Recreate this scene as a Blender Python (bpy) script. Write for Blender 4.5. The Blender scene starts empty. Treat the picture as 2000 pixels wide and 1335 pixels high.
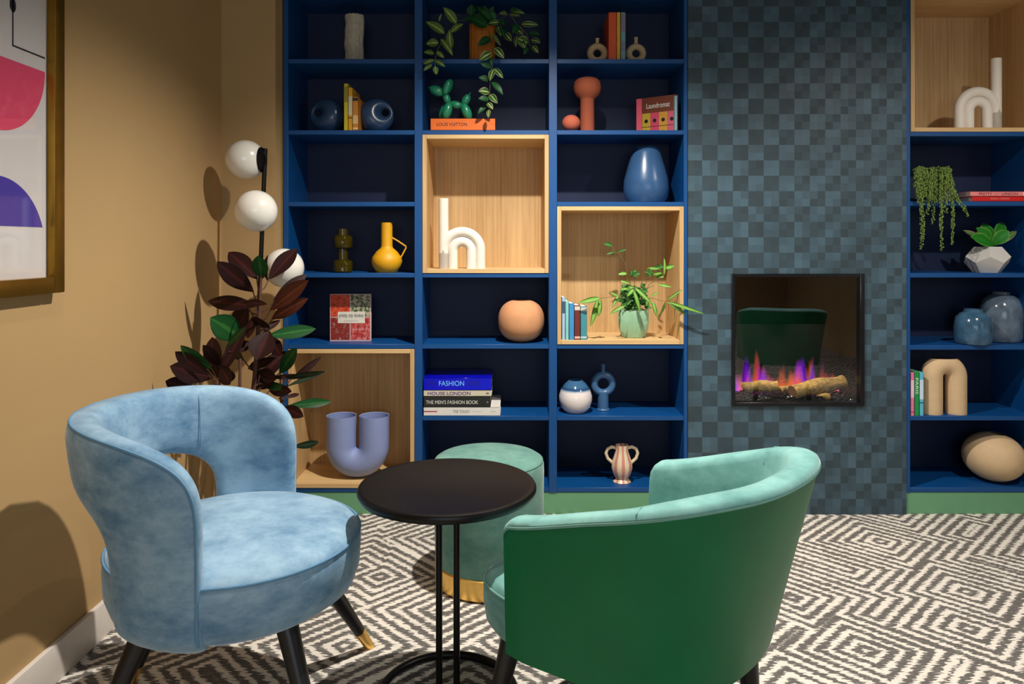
import bpy, bmesh, math, random
from mathutils import Vector, Matrix
random.seed(7)
C = bpy.context.scene.collection
PI = math.pi
# ------------------------------------------------------------------ camera, light, exposure
F = 1420.0; CX = 1000.0; CY = 478.0; CH = 1.155; D = 3.12      # focal length and horizon in px, eye height, bookcase front
cam = bpy.data.cameras.new('camera'); cam.sensor_width = 36; cam.lens = F/2000*36
cam.shift_y = -(667.5-CY)/2000; cam.clip_start = .05
co = bpy.data.objects.new('camera', cam); C.objects.link(co)
co.location = (0, 0, CH); co.rotation_euler = (PI/2, 0, 0)
S = bpy.context.scene; S.camera = co
S.view_settings.view_transform = 'Standard'; S.view_settings.look = 'None'
S.view_settings.exposure = 0.0; S.view_settings.gamma = 1
w = bpy.data.worlds.new('world'); S.world = w; w.use_nodes = True
w.node_tree.nodes['Background'].inputs[0].default_value = (.6, .75, 1, 1)
w.node_tree.nodes['Background'].inputs[1].default_value = .35
def spot(name, loc, aim, power, ang, blend, col, r=.03):
    l = bpy.data.lights.new(name, 'SPOT'); l.energy = power; l.spot_size = math.radians(ang)
    l.spot_blend = blend; l.color = col; l.shadow_soft_size = r
    o = bpy.data.objects.new(name, l); C.objects.link(o); o.location = loc
    o.rotation_euler = (Vector(aim)-Vector(loc)).to_track_quat('-Z', 'Y').to_euler(); return o
def area(name, loc, aim, power, sx, sy, col):
    l = bpy.data.lights.new(name, 'AREA'); l.shape = 'RECTANGLE'; l.size = sx; l.size_y = sy
    l.energy = power; l.color = col
    o = bpy.data.objects.new(name, l); C.objects.link(o); o.location = loc
    o.rotation_euler = (Vector(aim)-Vector(loc)).to_track_quat('-Z', 'Y').to_euler(); return o
WARM = (1, .86, .68); NEUT = (1, .94, .86); COOL = (.72, .86, 1)
spot('downlight_main', (.15, 2.15, 2.37), (.15, 2.15, 0), 230, 140, .85, NEUT, .02)
spot('downlight_left', (-.55, 1.05, 2.37), (-.6, 1.15, 0), 26, 92, .6, WARM, .03)
spot('downlight_right', (1.9, 1.6, 2.37), (1.95, 2.3, 0), 88, 136, .85, NEUT, .03)
spot('downlight_middle', (.95, .9, 2.37), (1.0, 1.0, 0), 26, 100, .6, NEUT, .03)
spot('rear_fill_spot', (.6, -1.3, 2.37), (.6, -1.6, 0), 110, 130, .6, WARM, .03)  # added fill: brightens the rear wall and camera-facing surfaces
area('window_daylight', (.2, -2.85, 1.45), (0, 1.5, .5), 38, 2.6, 1.5, COOL)
area('side_fill', (3.4, .3, 1.5), (0, 2.0, .5), 8, 1.6, 1.4, COOL)  # added cool fill from the right side

# ------------------------------------------------------------------ placement helpers
def X(px, d=D): return (px-CX)*d/F
def Z(py, d=D): return CH+(CY-py)*d/F
def P(px, py, d): return Vector((X(px, d), d, Z(py, d)))
def sl(c): return tuple(((x/255)/12.92 if x/255 <= .04045 else ((x/255+.055)/1.055)**2.4) for x in c)

# ------------------------------------------------------------------ materials
MATS = {}
def nodes(name):
    m = bpy.data.materials.new(name); m.use_nodes = True; nt = m.node_tree
    return m, nt, nt.nodes['Principled BSDF']
def N(nt, typ, **kw):
    n = nt.nodes.new(typ)
    for k, v in kw.items():
        if k.startswith('i_'):
            key = k[2:]; key = int(key) if key.isdigit() else key.replace('_', ' ')
            n.inputs[key].default_value = v
        else: setattr(n, k, v)
    return n
def L(nt, a, b): nt.links.new(a, b)
def math_n(nt, op, a, b=None, clamp=False):
    n = nt.nodes.new('ShaderNodeMath'); n.operation = op; n.use_clamp = clamp
    for i, x in enumerate((a, b)):
        if x is None: continue
        if isinstance(x, (int, float)): n.inputs[i].default_value = x
        else: nt.links.new(x, n.inputs[i])
    return n.outputs[0]
def mixc(nt, fac, a, b):
    n = nt.nodes.new('ShaderNodeMix'); n.data_type = 'RGBA'
    for idx, x in ((0, fac), (6, a), (7, b)):
        if isinstance(x, (int, float)): n.inputs[idx].default_value = x
        elif isinstance(x, tuple): n.inputs[idx].default_value = x if len(x) == 4 else (*x, 1)
        else: nt.links.new(x, n.inputs[idx])
    return n.outputs[2]
def ramp(nt, fac, stops, interp='LINEAR'):
    n = nt.nodes.new('ShaderNodeValToRGB'); cr = n.color_ramp; cr.interpolation = interp
    while len(cr.elements) < len(stops): cr.elements.new(.5)
    for e, (p, c) in zip(cr.elements, stops):
        e.position = p; e.color = (*c, 1) if len(c) == 3 else c
    nt.links.new(fac, n.inputs[0]); return n.outputs[0]
def coords(nt, scale=(1, 1, 1), rot=(0, 0, 0), kind='Object'):
    t = nt.nodes.new('ShaderNodeTexCoord'); m = nt.nodes.new('ShaderNodeMapping')
    m.inputs['Scale'].default_value = scale; m.inputs['Rotation'].default_value = rot
    nt.links.new(t.outputs[kind], m.inputs[0]); return m.outputs[0]
def noise(nt, vec, scale, detail=3, rough=.5):
    n = nt.nodes.new('ShaderNodeTexNoise'); n.inputs['Scale'].default_value = scale
    n.inputs['Detail'].default_value = detail; n.inputs['Roughness'].default_value = rough
    if vec is not None: nt.links.new(vec, n.inputs['Vector'])
    return n.outputs['Fac']
def bump(nt, bs, h, strength, dist=.002):
    b = nt.nodes.new('ShaderNodeBump'); b.inputs['Strength'].default_value = strength
    b.inputs['Distance'].default_value = dist; nt.links.new(h, b.inputs['Height']); nt.links.new(b.outputs[0], bs.inputs['Normal'])
def M(name, rgb, rough=.5, metal=0, var=.06, vs=30, bmp=0, bs_=200, coat=0, sheen=0, spec=.5):
    if name in MATS: return MATS[name]
    m, nt, b = nodes(name); c = sl(rgb)
    v = coords(nt); n = noise(nt, v, vs)
    lo = tuple(x*(1-var) for x in c); hi = tuple(min(1, x*(1+var)) for x in c)
    L(nt, ramp(nt, n, [(.3, lo), (.7, hi)]), b.inputs['Base Color'])
    b.inputs['Roughness'].default_value = rough; b.inputs['Metallic'].default_value = metal
    b.inputs['Coat Weight'].default_value = coat; b.inputs['Sheen Weight'].default_value = sheen
    b.inputs['Specular IOR Level'].default_value = spec
    if bmp: bump(nt, b, noise(nt, v, bs_, 4), bmp)
    MATS[name] = m; return m
def velvet(name, dark, light, sheen=.5, tint=(1, 1, 1)):
    m, nt, b = nodes(name); v = coords(nt, (1, 1, 1.6))
    n1 = noise(nt, v, 4.5, 5, .62); n2 = noise(nt, v, 26, 4, .7)
    s = math_n(nt, 'ADD', math_n(nt, 'MULTIPLY', n1, .72), math_n(nt, 'MULTIPLY', n2, .28))
    L(nt, ramp(nt, s, [(.36, sl(dark)), (.62, sl(light))]), b.inputs['Base Color'])
    b.inputs['Roughness'].default_value = .8; b.inputs['Sheen Weight'].default_value = sheen
    b.inputs['Sheen Roughness'].default_value = .35; b.inputs['Sheen Tint'].default_value = (*tint, 1)
    b.inputs['Specular IOR Level'].default_value = .2
    bump(nt, b, noise(nt, v, 500, 2), .15, .0008)
    MATS[name] = m; return m
def oak(name, base, dark, axis='z'):
    m, nt, b = nodes(name)
    sc = {'z': (90, 90, 2.2), 'x': (2.2, 90, 90), 'y': (90, 2.2, 90)}[axis]
    n1 = noise(nt, coords(nt, sc), 1, 4, .65); n2 = noise(nt, coords(nt, tuple(x*.12 for x in sc)), 1, 2)
    s = math_n(nt, 'ADD', math_n(nt, 'MULTIPLY', n1, .65), math_n(nt, 'MULTIPLY', n2, .35))
    L(nt, ramp(nt, s, [(.32, sl(dark)), (.62, sl(base))]), b.inputs['Base Color'])
    b.inputs['Roughness'].default_value = .55; bump(nt, b, n1, .12, .0005); MATS[name] = m; return m
def carpet():
    m, nt, b = nodes('carpet_geometric')
    t = nt.nodes.new('ShaderNodeTexCoord'); o = t.outputs['Object']
    # tufted rows run across the room: jitter the pattern sideways row by row
    jit = noise(nt, coords(nt, (28, 150, 1)), 1, 2, .6)
    jx = math_n(nt, 'MULTIPLY', math_n(nt, 'SUBTRACT', jit, .5), .062)
    jy = math_n(nt, 'MULTIPLY', math_n(nt, 'SUBTRACT', noise(nt, coords(nt, (60, 60, 1), (0, 0, .4)), 1, 2), .5), .012)
    cx = nt.nodes.new('ShaderNodeCombineXYZ'); L(nt, jx, cx.inputs[0]); L(nt, jy, cx.inputs[1])
    add = nt.nodes.new('ShaderNodeVectorMath'); add.operation = 'ADD'; L(nt, o, add.inputs[0]); L(nt, cx.outputs[0], add.inputs[1])
    mp = nt.nodes.new('ShaderNodeMapping'); mp.inputs['Rotation'].default_value = (0, 0, math.radians(46)); L(nt, add.outputs[0], mp.inputs[0])
    vo = nt.nodes.new('ShaderNodeTexVoronoi'); vo.voronoi_dimensions = '2D'; vo.distance = 'CHEBYCHEV'; vo.feature = 'F1'
    vo.inputs['Scale'].default_value = 2.3; vo.inputs['Randomness'].default_value = 1.0; L(nt, mp.outputs[0], vo.inputs['Vector'])
    fr = math_n(nt, 'FRACT', math_n(nt, 'MULTIPLY', vo.outputs['Distance'], 11.5))
    n2 = noise(nt, coords(nt, (1, 1, 1)), 6, 2)
    th = math_n(nt, 'ADD', math_n(nt, 'MULTIPLY', n2, .5), .21)
    tri = math_n(nt, 'ABSOLUTE', math_n(nt, 'SUBTRACT', math_n(nt, 'MULTIPLY', fr, 2), 1))
    st = math_n(nt, 'MULTIPLY', math_n(nt, 'SUBTRACT', tri, th), 5.5, True)
    fine = noise(nt, coords(nt, (1, 1, 1)), 420, 2)
    st = math_n(nt, 'ADD', st, math_n(nt, 'MULTIPLY', math_n(nt, 'ADD', math_n(nt, 'SUBTRACT', fine, .5), math_n(nt, 'MULTIPLY', math_n(nt, 'SUBTRACT', noise(nt, coords(nt, (30, 120, 1)), 1, 3, .7), .5), 1.3)), .6), True)
    L(nt, mixc(nt, st, sl((102, 98, 94)), sl((232, 224, 212))), b.inputs['Base Color'])
    b.inputs['Roughness'].default_value = .95; b.inputs['Specular IOR Level'].default_value = .1
    bump(nt, b, fine, .5, .003); MATS['carpet'] = m; return m
def tile_wall():
    m, nt, b = nodes('woven_check_wallcovering')
    T = .0659
    t = nt.nodes.new('ShaderNodeTexCoord'); sp = nt.nodes.new('ShaderNodeSeparateXYZ'); L(nt, t.outputs['Object'], sp.inputs[0])
    x = math_n(nt, 'SUBTRACT', sp.outputs[0], X(1341)); z = math_n(nt, 'SUBTRACT', sp.outputs[2], Z(1003))
    def fl(v, s): return math_n(nt, 'FLOOR', math_n(nt, 'DIVIDE', v, s))
    def mod2(v): return math_n(nt, 'ABSOLUTE', math_n(nt, 'MODULO', v, 2))
    big = mod2(math_n(nt, 'ADD', fl(x, T), fl(z, T)))
    # small squares: dark where both half-tile indices match on alternating tiles
    hx = mod2(fl(x, T/2)); hz = mod2(fl(z, T/2))
    small = math_n(nt, 'SUBTRACT', 1, math_n(nt, 'MULTIPLY', math_n(nt, 'COMPARE', hx, 0), math_n(nt, 'COMPARE', hz, 0)))
    dg = math_n(nt, 'FLOORED_MODULO', math_n(nt, 'SUBTRACT', fl(x, T/2), fl(z, T/2)), 4)
    small2 = math_n(nt, 'GREATER_THAN', dg, .5)
    small = math_n(nt, 'ADD', math_n(nt, 'MULTIPLY', small2, .5), math_n(nt, 'MULTIPLY', big, .45))
    sx = math_n(nt, 'MULTIPLY', math_n(nt, 'SUBTRACT', x, .26), 3.2, True)
    chk = nt.nodes.new('ShaderNodeMix'); L(nt, sx, chk.inputs[0]); L(nt, big, chk.inputs[2]); L(nt, small, chk.inputs[3])
    wn = nt.nodes.new('ShaderNodeTexWhiteNoise'); wn.noise_dimensions = '2D'
    cb = nt.nodes.new('ShaderNodeCombineXYZ'); L(nt, fl(x, T/2), cb.inputs[0]); L(nt, fl(z, T/2), cb.inputs[1]); L(nt, cb.outputs[0], wn.inputs['Vector'])
    v = math_n(nt, 'ADD', math_n(nt, 'ADD', math_n(nt, 'MULTIPLY', chk.outputs[0], .40), .20), math_n(nt, 'MULTIPLY', wn.outputs[0], .2))
    weave = math_n(nt, 'MULTIPLY', noise(nt, coords(nt, (900, 1, 260)), 1, 2), noise(nt, coords(nt, (260, 1, 900)), 1, 2))
    blot = noise(nt, coords(nt), 6, 4)
    v = math_n(nt, 'ADD', v, math_n(nt, 'MULTIPLY', math_n(nt, 'SUBTRACT', weave, .25), .9))
    v = math_n(nt, 'ADD', v, math_n(nt, 'MULTIPLY', math_n(nt, 'SUBTRACT', blot, .5), .5), True)
    L(nt, ramp(nt, v, [(0, sl((38, 50, 54))), (.5, sl((50, 70, 80))), (1, sl((80, 110, 126)))]), b.inputs['Base Color'])
    L(nt, math_n(nt, 'SUBTRACT', .62, math_n(nt, 'MULTIPLY', chk.outputs[0], .12)), b.inputs['Roughness'])
    bump(nt, b, weave, .3, .001); MATS['tilewall'] = m; return m
def leafmat(name, base, edge, mid, rough=.4, mode='mid', back=None):
    m, nt, b = nodes(name)
    uv = nt.nodes.new('ShaderNodeUVMap'); sp = nt.nodes.new('ShaderNodeSeparateXYZ'); L(nt, uv.outputs[0], sp.inputs[0])
    a = math_n(nt, 'ABSOLUTE', math_n(nt, 'SUBTRACT', math_n(nt, 'MULTIPLY', sp.outputs[0], 2), 1))
    n = noise(nt, coords(nt), 60, 2)
    a = math_n(nt, 'ADD', a, math_n(nt, 'MULTIPLY', math_n(nt, 'SUBTRACT', n, .5), .3))
    L(nt, ramp(nt, a, [(0, sl(mid)), (.1 if mode != 'wide' else .45, sl(mid)), (.2 if mode != 'wide' else .6, sl(base)), (.75, sl(base)), (.95, sl(edge))]), b.inputs['Base Color'])
    if back:
        g = nt.nodes.new('ShaderNodeNewGeometry'); src = b.inputs['Base Color'].links[0].from_socket
        L(nt, mixc(nt, g.outputs['Backfacing'], src, sl(back)), b.inputs['Base Color'])
    b.inputs['Roughness'].default_value = rough; b.inputs['Specular IOR Level'].default_value = .2; MATS[name] = m; return m

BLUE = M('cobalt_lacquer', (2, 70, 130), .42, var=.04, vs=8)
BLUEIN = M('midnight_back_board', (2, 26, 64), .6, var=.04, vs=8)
PLINTH = M('green_plinth_paint', (104, 158, 118), .5, var=.04, vs=5)
OAKZ = oak('oak_vertical', (214, 178, 124), (178, 138, 88), 'z')
OAKX = oak('oak_horizontal', (224, 190, 136), (196, 156, 104), 'x')
OAKY = oak('oak_deep', (214, 170, 110), (180, 134, 80), 'y')
WALL = M('ochre_wall_paint', (180, 147, 99), .85, var=.02, vs=4, bmp=.05)
WHITEP = M('white_skirting_paint', (226, 216, 206), .45, var=.02)
CEIL = M('ceiling_paint', (120, 110, 98), .9, var=.02)
BLACKM = M('black_powder_coat', (8, 7, 7), .36, var=.1, spec=.3)
BLACKW = M('black_stained_wood', (20, 18, 20), .4, var=.2)
BRASS = M('brushed_brass', (240, 196, 110), .36, 1, var=.08, vs=60)
VB = velvet('pale_blue_velvet', (80, 122, 156), (150, 182, 204), .55, (.8, .9, 1))
VG = velvet('mint_velvet', (92, 146, 142), (136, 188, 182), .45, (.85, 1, .95))
VS = velvet('sage_stool_velvet', (78, 128, 122), (120, 162, 148), .4, (.85, 1, .95))
PIPEB = M('blue_piping', (92, 138, 172), .7)
PIPEG = M('mint_piping', (110, 160, 148), .7)
LEATH = M('emerald_leather', (0, 108, 64), .42, var=.08, vs=6, bmp=.1, bs_=900, spec=.28)
CARPET = carpet(); TILEW = tile_wall()
GLOBE = M('opal_glass', (226, 222, 212), .22, var=.01, coat=.3)
WHITEC = M('white_bisque', (232, 222, 208), .6, var=.02)
PAPER = M('page_edges', (228, 222, 206), .9, var=.08, vs=300)

# ------------------------------------------------------------------ mesh building
class MB:
    def __init__(s): s.v = []; s.f = []; s.uv = {}; s.mi = []; s.cur = 0; s.smooth = []; s.sm = True
    def add(s, vs, fs, uv=None):
        o = len(s.v); s.v += [Vector(p) for p in vs]
        for f in fs: s.f.append([i+o for i in f]); s.mi.append(s.cur); s.smooth.append(s.sm)
        if uv:
            for i, u in enumerate(uv): s.uv[o+i] = u
        return s
    def box(s, x0, x1, y0, y1, z0, z1):
        old = s.sm; s.sm = False
        v = [(x, y, z) for z in (z0, z1) for y in (y0, y1) for x in (x0, x1)]
        s.add(v, [(0, 2, 3, 1), (4, 5, 7, 6), (0, 1, 5, 4), (2, 6, 7, 3), (0, 4, 6, 2), (1, 3, 7, 5)]); s.sm = old; return s
    def rbox(s, x0, x1, y0, y1, z0, z1, r=.003, seg=2):
        bm = bmesh.new(); bmesh.ops.create_cube(bm, size=1)
        for v in bm.verts: v.co = Vector(((x0+x1)/2+v.co.x*(x1-x0), (y0+y1)/2+v.co.y*(y1-y0), (z0+z1)/2+v.co.z*(z1-z0)))
        bmesh.ops.bevel(bm, geom=bm.edges[:], offset=r, segments=seg, affect='EDGES', profile=.6)
        bm.verts.index_update(); s.add([v.co.copy() for v in bm.verts], [[v.index for v in f.verts] for f in bm.faces]); bm.free(); return s
    def lathe(s, prof, n=48, c=(0, 0, 0), flute=0, fl_n=0):
        vs = []; fs = []
        for (r, z) in prof:
            for k in range(n):
                a = 2*PI*k/n; rr = r
                if flute and fl_n: rr = r*(1+flute*(abs(math.cos(a*fl_n/2))-.6)) if r > .01 else r
                vs.append((c[0]+rr*math.cos(a), c[1]+rr*math.sin(a), c[2]+z))
        for i in range(len(prof)-1):
            for k in range(n):
                k2 = (k+1) % n; fs.append((i*n+k, i*n+k2, (i+1)*n+k2, (i+1)*n+k))
        fs.append(tuple(range(n))[::-1]); fs.append(tuple((len(prof)-1)*n+k for k in range(n)))
        return s.add(vs, fs)
    def tube(s, pts, rad, n=12, tans=None, cap=True, ref=None, flat=1.0):
        pts = [Vector(p) for p in pts]; m = len(pts)
        if not hasattr(rad, '__len__'): rad = [rad]*m
        vs = []; fs = []; prev = None
        for i in range(m):
            t = Vector(tans[i]) if tans else (pts[min(i+1, m-1)]-pts[max(i-1, 0)])
            t = t.normalized() if t.length > 1e-9 else Vector((0, 0, 1))
            if prev is None:
                r0 = Vector(ref) if ref else (Vector((0, 0, 1)) if abs(t.z) < .9 else Vector((0, 1, 0)))
                u = t.cross(r0).normalized()
            else:
                u = prev-t*prev.dot(t); u = u.normalized() if u.length > 1e-6 else prev
            prev = u; v2 = t.cross(u)
            for k in range(n):
                a = 2*PI*k/n; vs.append(pts[i]+(u*math.cos(a)*flat+v2*math.sin(a))*rad[i])
        for i in range(m-1):
            for k in range(n):
                k2 = (k+1) % n; fs.append((i*n+k, i*n+k2, (i+1)*n+k2, (i+1)*n+k))
        if cap: fs.append(tuple(range(n))[::-1]); fs.append(tuple((m-1)*n+k for k in range(n)))
        return s.add(vs, fs)
    def ring(s, c, R, r, n=48, m=10, axis='z', rx=1.0):
        vs = []; fs = []
        for i in range(n):
            a = 2*PI*i/n
            for k in range(m):
                b = 2*PI*k/m; q = R+r*math.cos(b); p = Vector((q*math.cos(a), q*math.sin(a), r*math.sin(b)*rx))
                if axis == 'y': p = Vector((p.x, p.z, p.y))
                vs.append(Vector(c)+p)
        for i in range(n):
            for k in range(m): fs.append((i*m+k, i*m+(k+1) % m, ((i+1) % n)*m+(k+1) % m, ((i+1) % n)*m+k))
        return s.add(vs, fs)
    def sphere(s, c, r, n=24, m=16, sc=(1, 1, 1), rot=None):
        vs = []; fs = []; R = rot or Matrix.Identity(3)
        for i in range(m+1):
            b = PI*i/m
            for k in range(n):
                a = 2*PI*k/n
                p = Vector((math.sin(b)*math.cos(a)*sc[0], math.sin(b)*math.sin(a)*sc[1], math.cos(b)*sc[2]))*r
                vs.append(Vector(c)+R @ p)
        for i in range(m):
            for k in range(n): fs.append((i*n+k, (i+1)*n+k, (i+1)*n+(k+1) % n, i*n+(k+1) % n))
        return s.add(vs, fs)
    def leaf(s, base, tip, width, nrm, bend=.15, fold=.2, n=8, peak=.45, twist=0):
        base = Vector(base); tip = Vector(tip); d = tip-base; Ln = d.length; t = d.normalized()
        nrm = Vector(nrm); nrm = nrm-t*nrm.dot(t)
        if nrm.length < 1e-4: nrm = Vector((0, -1, 0))-t*(-t.y)
        nrm.normalize(); side = t.cross(nrm); vs = []; uv = []; fs = []
        if twist: R = Matrix.Rotation(twist, 3, t); nrm = R @ nrm; side = R @ side
        ac = (-1, -.5, 0, .5, 1)
        for i in range(n+1):
            q = i/n; wd = math.sin(PI*q**(math.log(.5)/math.log(peak)))**.75 if 0 < q < 1 else .03
            h = bend*Ln*math.sin(PI*q*.9)
            for a in ac:
                vs.append(base+t*Ln*q+nrm*(h+abs(a)*fold*wd*width*.5)+side*(a*wd*width*.5)); uv.append(((a+1)/2, q))
        for i in range(n):
            for k in range(4): fs.append((i*5+k, i*5+k+1, (i+1)*5+k+1, (i+1)*5+k))
        return s.add(vs, fs, uv)
    def xf(s, mat):
        s.v = [mat @ p for p in s.v]; return s
def build(name, mb, mat, parent=None, origin=None):
    org = Vector(origin) if origin is not None else Vector((0, 0, 0))
    me = bpy.data.meshes.new(name)
    me.from_pydata([tuple(p-org) for p in mb.v], [], mb.f)
    for m in (mat if isinstance(mat, (list, tuple)) else [mat]): me.materials.append(m)
    me.polygons.foreach_set('material_index', mb.mi)
    me.polygons.foreach_set('use_smooth', mb.smooth)
    if mb.uv:
        ul = me.uv_layers.new(name='UVMap')
        for lp in me.loops: ul.data[lp.index].uv = mb.uv.get(lp.vertex_index, (0, 0))
    me.update()
    bm = bmesh.new(); bm.from_mesh(me)
    if not mb.uv: bmesh.ops.recalc_face_normals(bm, faces=bm.faces)
    for e in bm.edges:
        if len(e.link_faces) == 2 and e.calc_face_angle(0) > math.radians(42): e.smooth = False
    bm.to_mesh(me); bm.free()
    o = bpy.data.objects.new(name, me); C.objects.link(o); o.location = org
    if parent is not None: o.parent = parent
    return o
def tag(o, label, cat, group=None):
    o['label'] = label; o['category'] = cat
    if group: o['group'] = group
    return o
def thing(name, label, cat, loc, rz=0, group=None):
    o = bpy.data.objects.new(name, None); C.objects.link(o); o.empty_display_size = .05
    o.location = loc; o.rotation_euler = (0, 0, rz); return tag(o, label, cat, group)
def struct(name, mb, mat, parent=None):
    o = build(name, mb, mat, parent)
    if parent is None: o['kind'] = 'structure'
    return o
def lettering(parent, txt, mat, center, width, height, mode='front', name='title_lettering', ext=.0002, bold=0):
    """mode front: faces -y, reads along +x; down: spine text reading downwards; matrix: custom rotation"""
    cu = bpy.data.curves.new(name, 'FONT'); cu.body = txt; cu.extrude = 0; cu.offset = bold
    cu.align_x = 'LEFT'; tmp = bpy.data.objects.new('tmp', cu); C.objects.link(tmp)
    dg = bpy.context.evaluated_depsgraph_get(); dg.update()
    me = bpy.data.meshes.new_from_object(tmp.evaluated_get(dg)); bpy.data.objects.remove(tmp)
    xs = [v.co.x for v in me.vertices]; ys = [v.co.y for v in me.vertices]
    mx, my = (min(xs)+max(xs))/2, (min(ys)+max(ys))/2; sx = width/(max(xs)-min(xs)); sy = height/(max(ys)-min(ys))
    if mode == 'front': R = Matrix.Rotation(PI/2, 3, 'X')
    elif mode == 'down': R = Matrix.Rotation(PI/2, 3, 'Y') @ Matrix.Rotation(PI/2, 3, 'X')
    else: R = mode
    for v in me.vertices: v.co = R @ Vector(((v.co.x-mx)*sx, (v.co.y-my)*sy, ext)) + Vector(center)
    me.materials.clear(); me.materials.append(mat); me.name = name
    o = bpy.data.objects.new(name, me); C.objects.link(o); o.parent = parent; return o
def dup(root, loc, rz, label, group=None):
    r = root.copy(); C.objects.link(r); r.location = loc; r.rotation_euler = (0, 0, rz); r['label'] = label
    if group: r['group'] = group
    for ch in list(root.children):
        c = ch.copy(); C.objects.link(c); c.parent = r
        for g in ch.children:
            d = g.copy(); C.objects.link(d); d.parent = c
    return r

# ------------------------------------------------------------------ room shell
XL = -1.215; XR = 3.5; YB = -3.0; HZ = 2.4; DB = D+.30
struct('floor', MB().box(XL-.1, XR+.1, YB-.1, DB+.3, -.05, 0), CARPET)
struct('ceiling', MB().box(XL-.1, XR+.1, YB-.1, DB+.3, HZ, HZ+.05), CEIL)
struct('wall_left', MB().box(XL-.1, XL, YB, DB+.1, 0, HZ), WALL)
struct('wall_right', MB().box(XR, XR+.1, YB, DB+.1, 0, HZ), WALL)
struct('wall_back', MB().box(XL-.1, XR+.1, DB+.02, DB+.12, 0, HZ), WALL)
struct('wall_front', MB().box(XL, XR, YB-.1, YB, 0, HZ), WALL)
PX = X(538, 3.04)
struct('wall_pier', MB().box(XL, PX, 3.04, DB+.02, 0, HZ), WALL)
struct('trim_1', MB().box(PX, X(553)-.002, D-.012, DB, 0, HZ), M('ochre_trim', (150, 120, 70), .7))  # filler strip, a darker ochre than the wall
def skirt(name, x0, x1, y0, y1):
    m = MB(); m.rbox(x0, x1, y0, y1, 0, .105, .004, 2); struct(name, m, WHITEP)
skirt('baseboard_left', XL, XL+.016, YB, 3.04)
skirt('baseboard_pier', XL+.016, PX, 3.024, 3.04)
# chimney breast with the fire opening
bx0, bx1 = X(1343)+.001, X(1770)-.001; fx0, fx1, fz0, fz1 = X(1428), X(1686), Z(792), Z(534)
m = MB(); yb0, yb1 = D-.004, DB+.02
m.box(bx0, fx0, yb0, yb1, 0, HZ).box(fx1, bx1, yb0, yb1, 0, HZ).box(fx0, fx1, yb0, yb1, 0, fz0).box(fx0, fx1, yb0, yb1, fz1, HZ)
struct('wall_chimney_breast', m, TILEW)

# ------------------------------------------------------------------ bookcases
ROWS = [-165, -25, 115, 254, 394, 533, 672, 812, 952]; TH = 8.7*D/F
def bookcase(label, x_edges, skips, rows):
    """x_edges: px of vertical boards (left, right); skips: set of (col,row) where an oak cube leaves no shelf"""
    x0, x1 = X(x_edges[0][0]), X(x_edges[-1][1]); b = thing('bookcase', label, 'bookcase', ((x0+x1)/2, D, 0))
    org = Vector(b.location); loc = lambda mb: mb.xf(Matrix.Translation(-org))
    z1 = min(Z(rows[0]), HZ-.01)
    for i, (a, c) in enumerate(x_edges):
        nm = 'side_panel' if i in (0, len(x_edges)-1) else 'divider_panel'
        build(nm, loc(MB().rbox(X(a), X(c), D, DB, Z(962), z1, .0012, 1)), BLUE, b)
    for ci in range(len(x_edges)-1):
        a, c = X(x_edges[ci][1]), X(x_edges[ci+1][0])
        for ri, py in enumerate(rows):
            if ri == 0 or (ci, ri) in skips: continue
            zt = Z(py); build('bottom_board' if ri == len(rows)-1 else 'shelf', loc(MB().rbox(a, c, D+.001, DB, zt-TH, zt, .001, 1)), BLUE, b)
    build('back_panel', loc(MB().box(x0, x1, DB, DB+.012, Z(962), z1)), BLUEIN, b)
    build('plinth', loc(MB().rbox(x0, x1, D+.004, D+.024, 0, Z(961.5), .001, 1)), PLINTH, b)
    return b
EL = [(553, 563), (809.5, 825), (1072, 1088), (1335.5, 1343)]
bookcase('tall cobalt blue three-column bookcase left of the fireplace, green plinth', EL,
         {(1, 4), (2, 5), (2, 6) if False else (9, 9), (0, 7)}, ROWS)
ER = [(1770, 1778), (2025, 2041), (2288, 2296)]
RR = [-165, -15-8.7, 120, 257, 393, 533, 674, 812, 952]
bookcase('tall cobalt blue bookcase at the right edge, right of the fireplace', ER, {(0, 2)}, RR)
def cube(a, c, pt, pb, label):
    x0, x1, z0, z1 = X(a)+.0006, X(c)-.0006, Z(pb), Z(pt); t = .0175; y0, y1 = D-.003, DB-.001
    o = thing('oak_cube', label, 'shelf box', ((x0+x1)/2, D, z0), 0, 'oak lined cubes set in the bookcases')
    org = Vector(o.location); loc = lambda mb: mb.xf(Matrix.Translation(-org))
    build('side_panel', loc(MB().rbox(x0, x0+t, y0, y1, z0, z1, .0008, 1)), OAKZ, o)
    build('side_panel', loc(MB().rbox(x1-t, x1, y0, y1, z0, z1, .0008, 1)), OAKZ, o)
    build('top_panel', loc(MB().rbox(x0+t, x1-t, y0, y1, z1-t, z1, .0008, 1)), OAKX, o)
    build('bottom_panel', loc(MB().rbox(x0+t, x1-t, y0, y1, z0, z0+t, .0008, 1)), OAKX, o)
    build('back_panel', loc(MB().box(x0+t, x1-t, y1-.012, y1, z0+t, z1-t)), OAKZ, o)
    return z0+t
OB1 = cube(563, 809.5, 681.5, 952, 'oak lined cube at the lower left behind the blue chair, holding a U-shaped vase')
OB2 = cube(825, 1072, 263, 533, 'oak lined cube in the middle column holding a white h-shaped vase')
OB3 = cube(1088, 1335.5, 403, 672, 'oak lined cube beside the fireplace wall holding a potted plant and books')
OB4 = cube(1778, 2025, -14, 257, 'oak lined cube at the top right holding a white d-shaped vase')

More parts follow.
